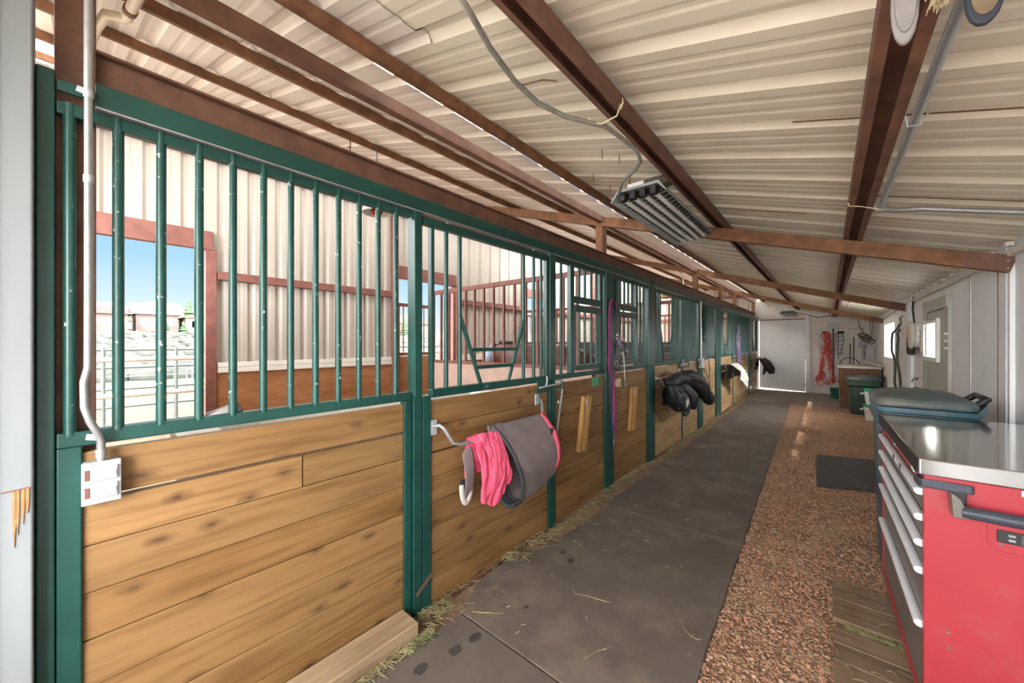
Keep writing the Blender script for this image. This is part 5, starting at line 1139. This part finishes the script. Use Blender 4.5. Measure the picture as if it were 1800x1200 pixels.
fence('rail_fence', 'weathered white rail fence just outside the stalls', -6.6, -3, 14, (1.185, .745, .33), .03, 'pipewhite', (-2.4, .02, 2.6, 5.2, 7.8, 10.4, 13), .04)
fence('pipe_fence', 'thin green pipe fence at the far edge of the paddock', -13.9, -12, 30, (.86, .68, .5, .33), .014, 'pipegreen', (-6, -3, 0, .15, 2.0, 2.12, 4, 4.15, 7, 10, 13, 16, 20, 24), .02)
o = MB().box(-6.565, -6.545, -.03, .09, .42, .5).build('yellow_tape', 'yellow'); tag(o, 'bit of yellow tape tied to the white rail post', 'tape')
def house(label, x, y, w, d, h, m, rot=0):
    z = fz(x) - .3; b = thing('house', label, 'house', (x, y, z), 'houses on the rise')
    MB().box(x - d / 2, x + d / 2, y - w / 2, y + w / 2, z, z + h).build('walls', m, b)
    rp = MB(); e = .5
    rp.prism([(y - w / 2 - e, z + h - .1), (y + w / 2 + e, z + h - .1), (y, z + h + w * .24)], 'x', x - d / 2 - e, x + d / 2 + e) if rot else rp.prism([(x - d / 2 - e, z + h - .1), (x + d / 2 + e, z + h - .1), (x, z + h + d * .3)], 'y', y - w / 2 - e, y + w / 2 + e)
    rp.build('roof', 'houseroof', b)
    for k in range(3):
        yy = y - w * .3 + w * .3 * k; f = MB().box(x + d / 2, x + d / 2 + .06, yy - .55, yy + .55, z + h * .35, z + h * .75).build('window', 'glassdark', b)
        MB().box(x + d / 2 + .06, x + d / 2 + .1, yy - .04, yy + .04, z + h * .35, z + h * .75).build('mullion', 'housepale', f)
house('brown house with a deck at the left of the first doorway view', -78, 2.4, 4.2, 6, 2.6, 'housewall', 1)
house('wide low brown house in the middle of the first doorway view', -80, 7.7, 4.6, 6, 2.7, 'housewall')
house('tan gabled house at the right of the first doorway view', -79, 12.1, 2.6, 6, 2.4, 'housepale', 1)
house('higher brown house behind the middle trees', -97, 10.3, 3.4, 5, 3.6, 'housewall')
house('higher grey house behind at the left', -97, 2.3, 3, 5, 3.0, 'housepale')
house('far brown house seen through the second doorway', -78, 52, 9, 6, 3, 'housewall', 1)
def tree(label, x, y, h, kind, seed):
    rr = random.Random(seed); z = fz(x) - .2; t_ = thing('pine_tree' if kind else 'bare_tree', label, 'tree', (x, y, z), 'pines by the houses' if kind else 'bare trees by the houses')
    MB().tube([(x, y, z), (x, y, z + h * .8)], [.16, .05], 6).build('trunk', 'trunk', t_)
    s = MB()
    if kind:
        for k in range(9):
            q = k / 9; zz_ = z + h * (.08 + .9 * q); r = h * .30 * (1 - q) + .12
            s.lathe([(r * (1 + .12 * rr.uniform(-1, 1)), 0), (r * .45, h * .11), (.02, h * .2)], (x + .08 * rr.uniform(-1, 1), y + .08 * rr.uniform(-1, 1), zz_ - h * .06), 11)
    else:
        for k in range(60): a = rr.random() * 6.28; b_ = rr.uniform(.3, 1); s.tube([(x, y, z + h * b_ * .5), (x + math.cos(a) * h * .16, y + math.sin(a) * h * .22, z + h * (b_ * .5 + .3 + .15 * rr.random()))], .05, 3)
        for k in range(26): s.ball((x + rr.gauss(0, h * .10), y + rr.gauss(0, h * .14), z + h * rr.uniform(.35, .95)), h * .09, 3)
    s.build('crown', 'pine' if kind else 'bare', t_, fixn=False)
for i, (x, y, h, k, w) in enumerate([(-72, 7.9, 2.9, 1, 'round dark pine in front of the wide brown house'), (-72, 13.3, 2.5, 1, 'dark pine at the right of the tan house'), (-90, 13.2, 6.0, 1, 'taller of the two dark pines on the rise'), (-91, 16.8, 5.2, 1, 'shorter of the two dark pines on the rise'), (-91, 8.0, 4.6, 1, 'dark pine left of the higher brown house'), (-71, 9.9, 1.9, 1, 'low pine beside the wide brown house'),
    (-87, -.2, 4.6, 0, 'bare tree at the left edge of the first doorway view'), (-87, 4.2, 4.2, 0, 'bare tree between the left houses'), (-86, 6.0, 4.0, 0, 'bare tree over the wide roof'), (-86, 11.0, 4.6, 0, 'tall pale bare tree behind the tan house'), (-86, 15.2, 4.4, 0, 'bare tree right of the tan house'), (-71, 6.3, 1.7, 0, 'low tawny bush beside the deck house'),
    (-70, 46, 5, 1, 'pine seen through the second doorway'), (-70, 40, 5, 0, 'bare tree seen through the second doorway'), (-70, 60, 5, 0, 'bare tree at the right of the second doorway view')]): tree(w, x, y, h, k, i)

# ------------------------------------------------------------------ daylight
w = bpy.data.worlds.new('daylight'); SC.world = w; w.use_nodes = True; t = w.node_tree
bg = t.nodes['Background']; tcw = N(t, 'ShaderNodeTexCoord'); sp = N(t, 'ShaderNodeSeparateXYZ'); t.links.new(tcw.outputs['Generated'], sp.inputs[0])
grad = ramp(t, sp.outputs['Z'], [(0, (.34, .37, .385)), (.06, (.30, .36, .39)), (.17, (.165, .28, .38)), (.5, (.09, .19, .37)), (1, (.1, .2, .4))])
# high bright haze overhead and behind the camera, clear blue low in the -X direction
az = N(t, 'ShaderNodeVectorMath', operation='DOT_PRODUCT'); az.inputs[1].default_value = (.62, -.55, 1.25); t.links.new(tcw.outputs['Generated'], az.inputs[0])
cn = N(t, 'ShaderNodeTexNoise'); cn.inputs['Scale'].default_value = 2.5; t.links.new(tcw.outputs['Generated'], cn.inputs['Vector'])
ca = N(t, 'ShaderNodeMath', operation='MULTIPLY_ADD'); ca.inputs[1].default_value = .3; t.links.new(cn.outputs['Fac'], ca.inputs[0]); t.links.new(az.outputs['Value'], ca.inputs[2])
cf = ramp(t, ca.outputs[0], [(.0, (0, 0, 0)), (.45, (1, 1, 1))])
CLOUD = 5.5
c2 = ramp(t, sp.outputs['X'], [(.45, (CLOUD, CLOUD * .985, CLOUD * .96)), (.85, (CLOUD * 3.6, CLOUD * 3.55, CLOUD * 3.5))])
skyc = mixc(t, cf, grad, c2)
t.links.new(skyc, bg.inputs['Color']); bg.inputs['Strength'].default_value = 1.0
sun = bpy.data.lights.new('sun', 'SUN'); sun.energy = 3.5; sun.angle = .01; sun.color = (1, .94, .84)
so = bpy.data.objects.new('sun', sun); COL.objects.link(so)
so.rotation_euler = Vector((.72, -.22, -.66)).to_track_quat('-Z', 'Y').to_euler()

cam = bpy.data.cameras.new('camera'); cam.sensor_width = 36; cam.lens = 13.0; cam.clip_start = .02; cam.clip_end = 400; cam.shift_y = .0006
co = bpy.data.objects.new('camera', cam); COL.objects.link(co); co.location = (0, 0, 1.4); co.rotation_euler = (PI / 2, 0, math.atan(555 / 650.))
SC.camera = co
vs = SC.view_settings; vs.view_transform = 'Standard'; vs.look = 'None'; vs.gamma = 1; vs.use_curve_mapping = False; vs.exposure = 1.45
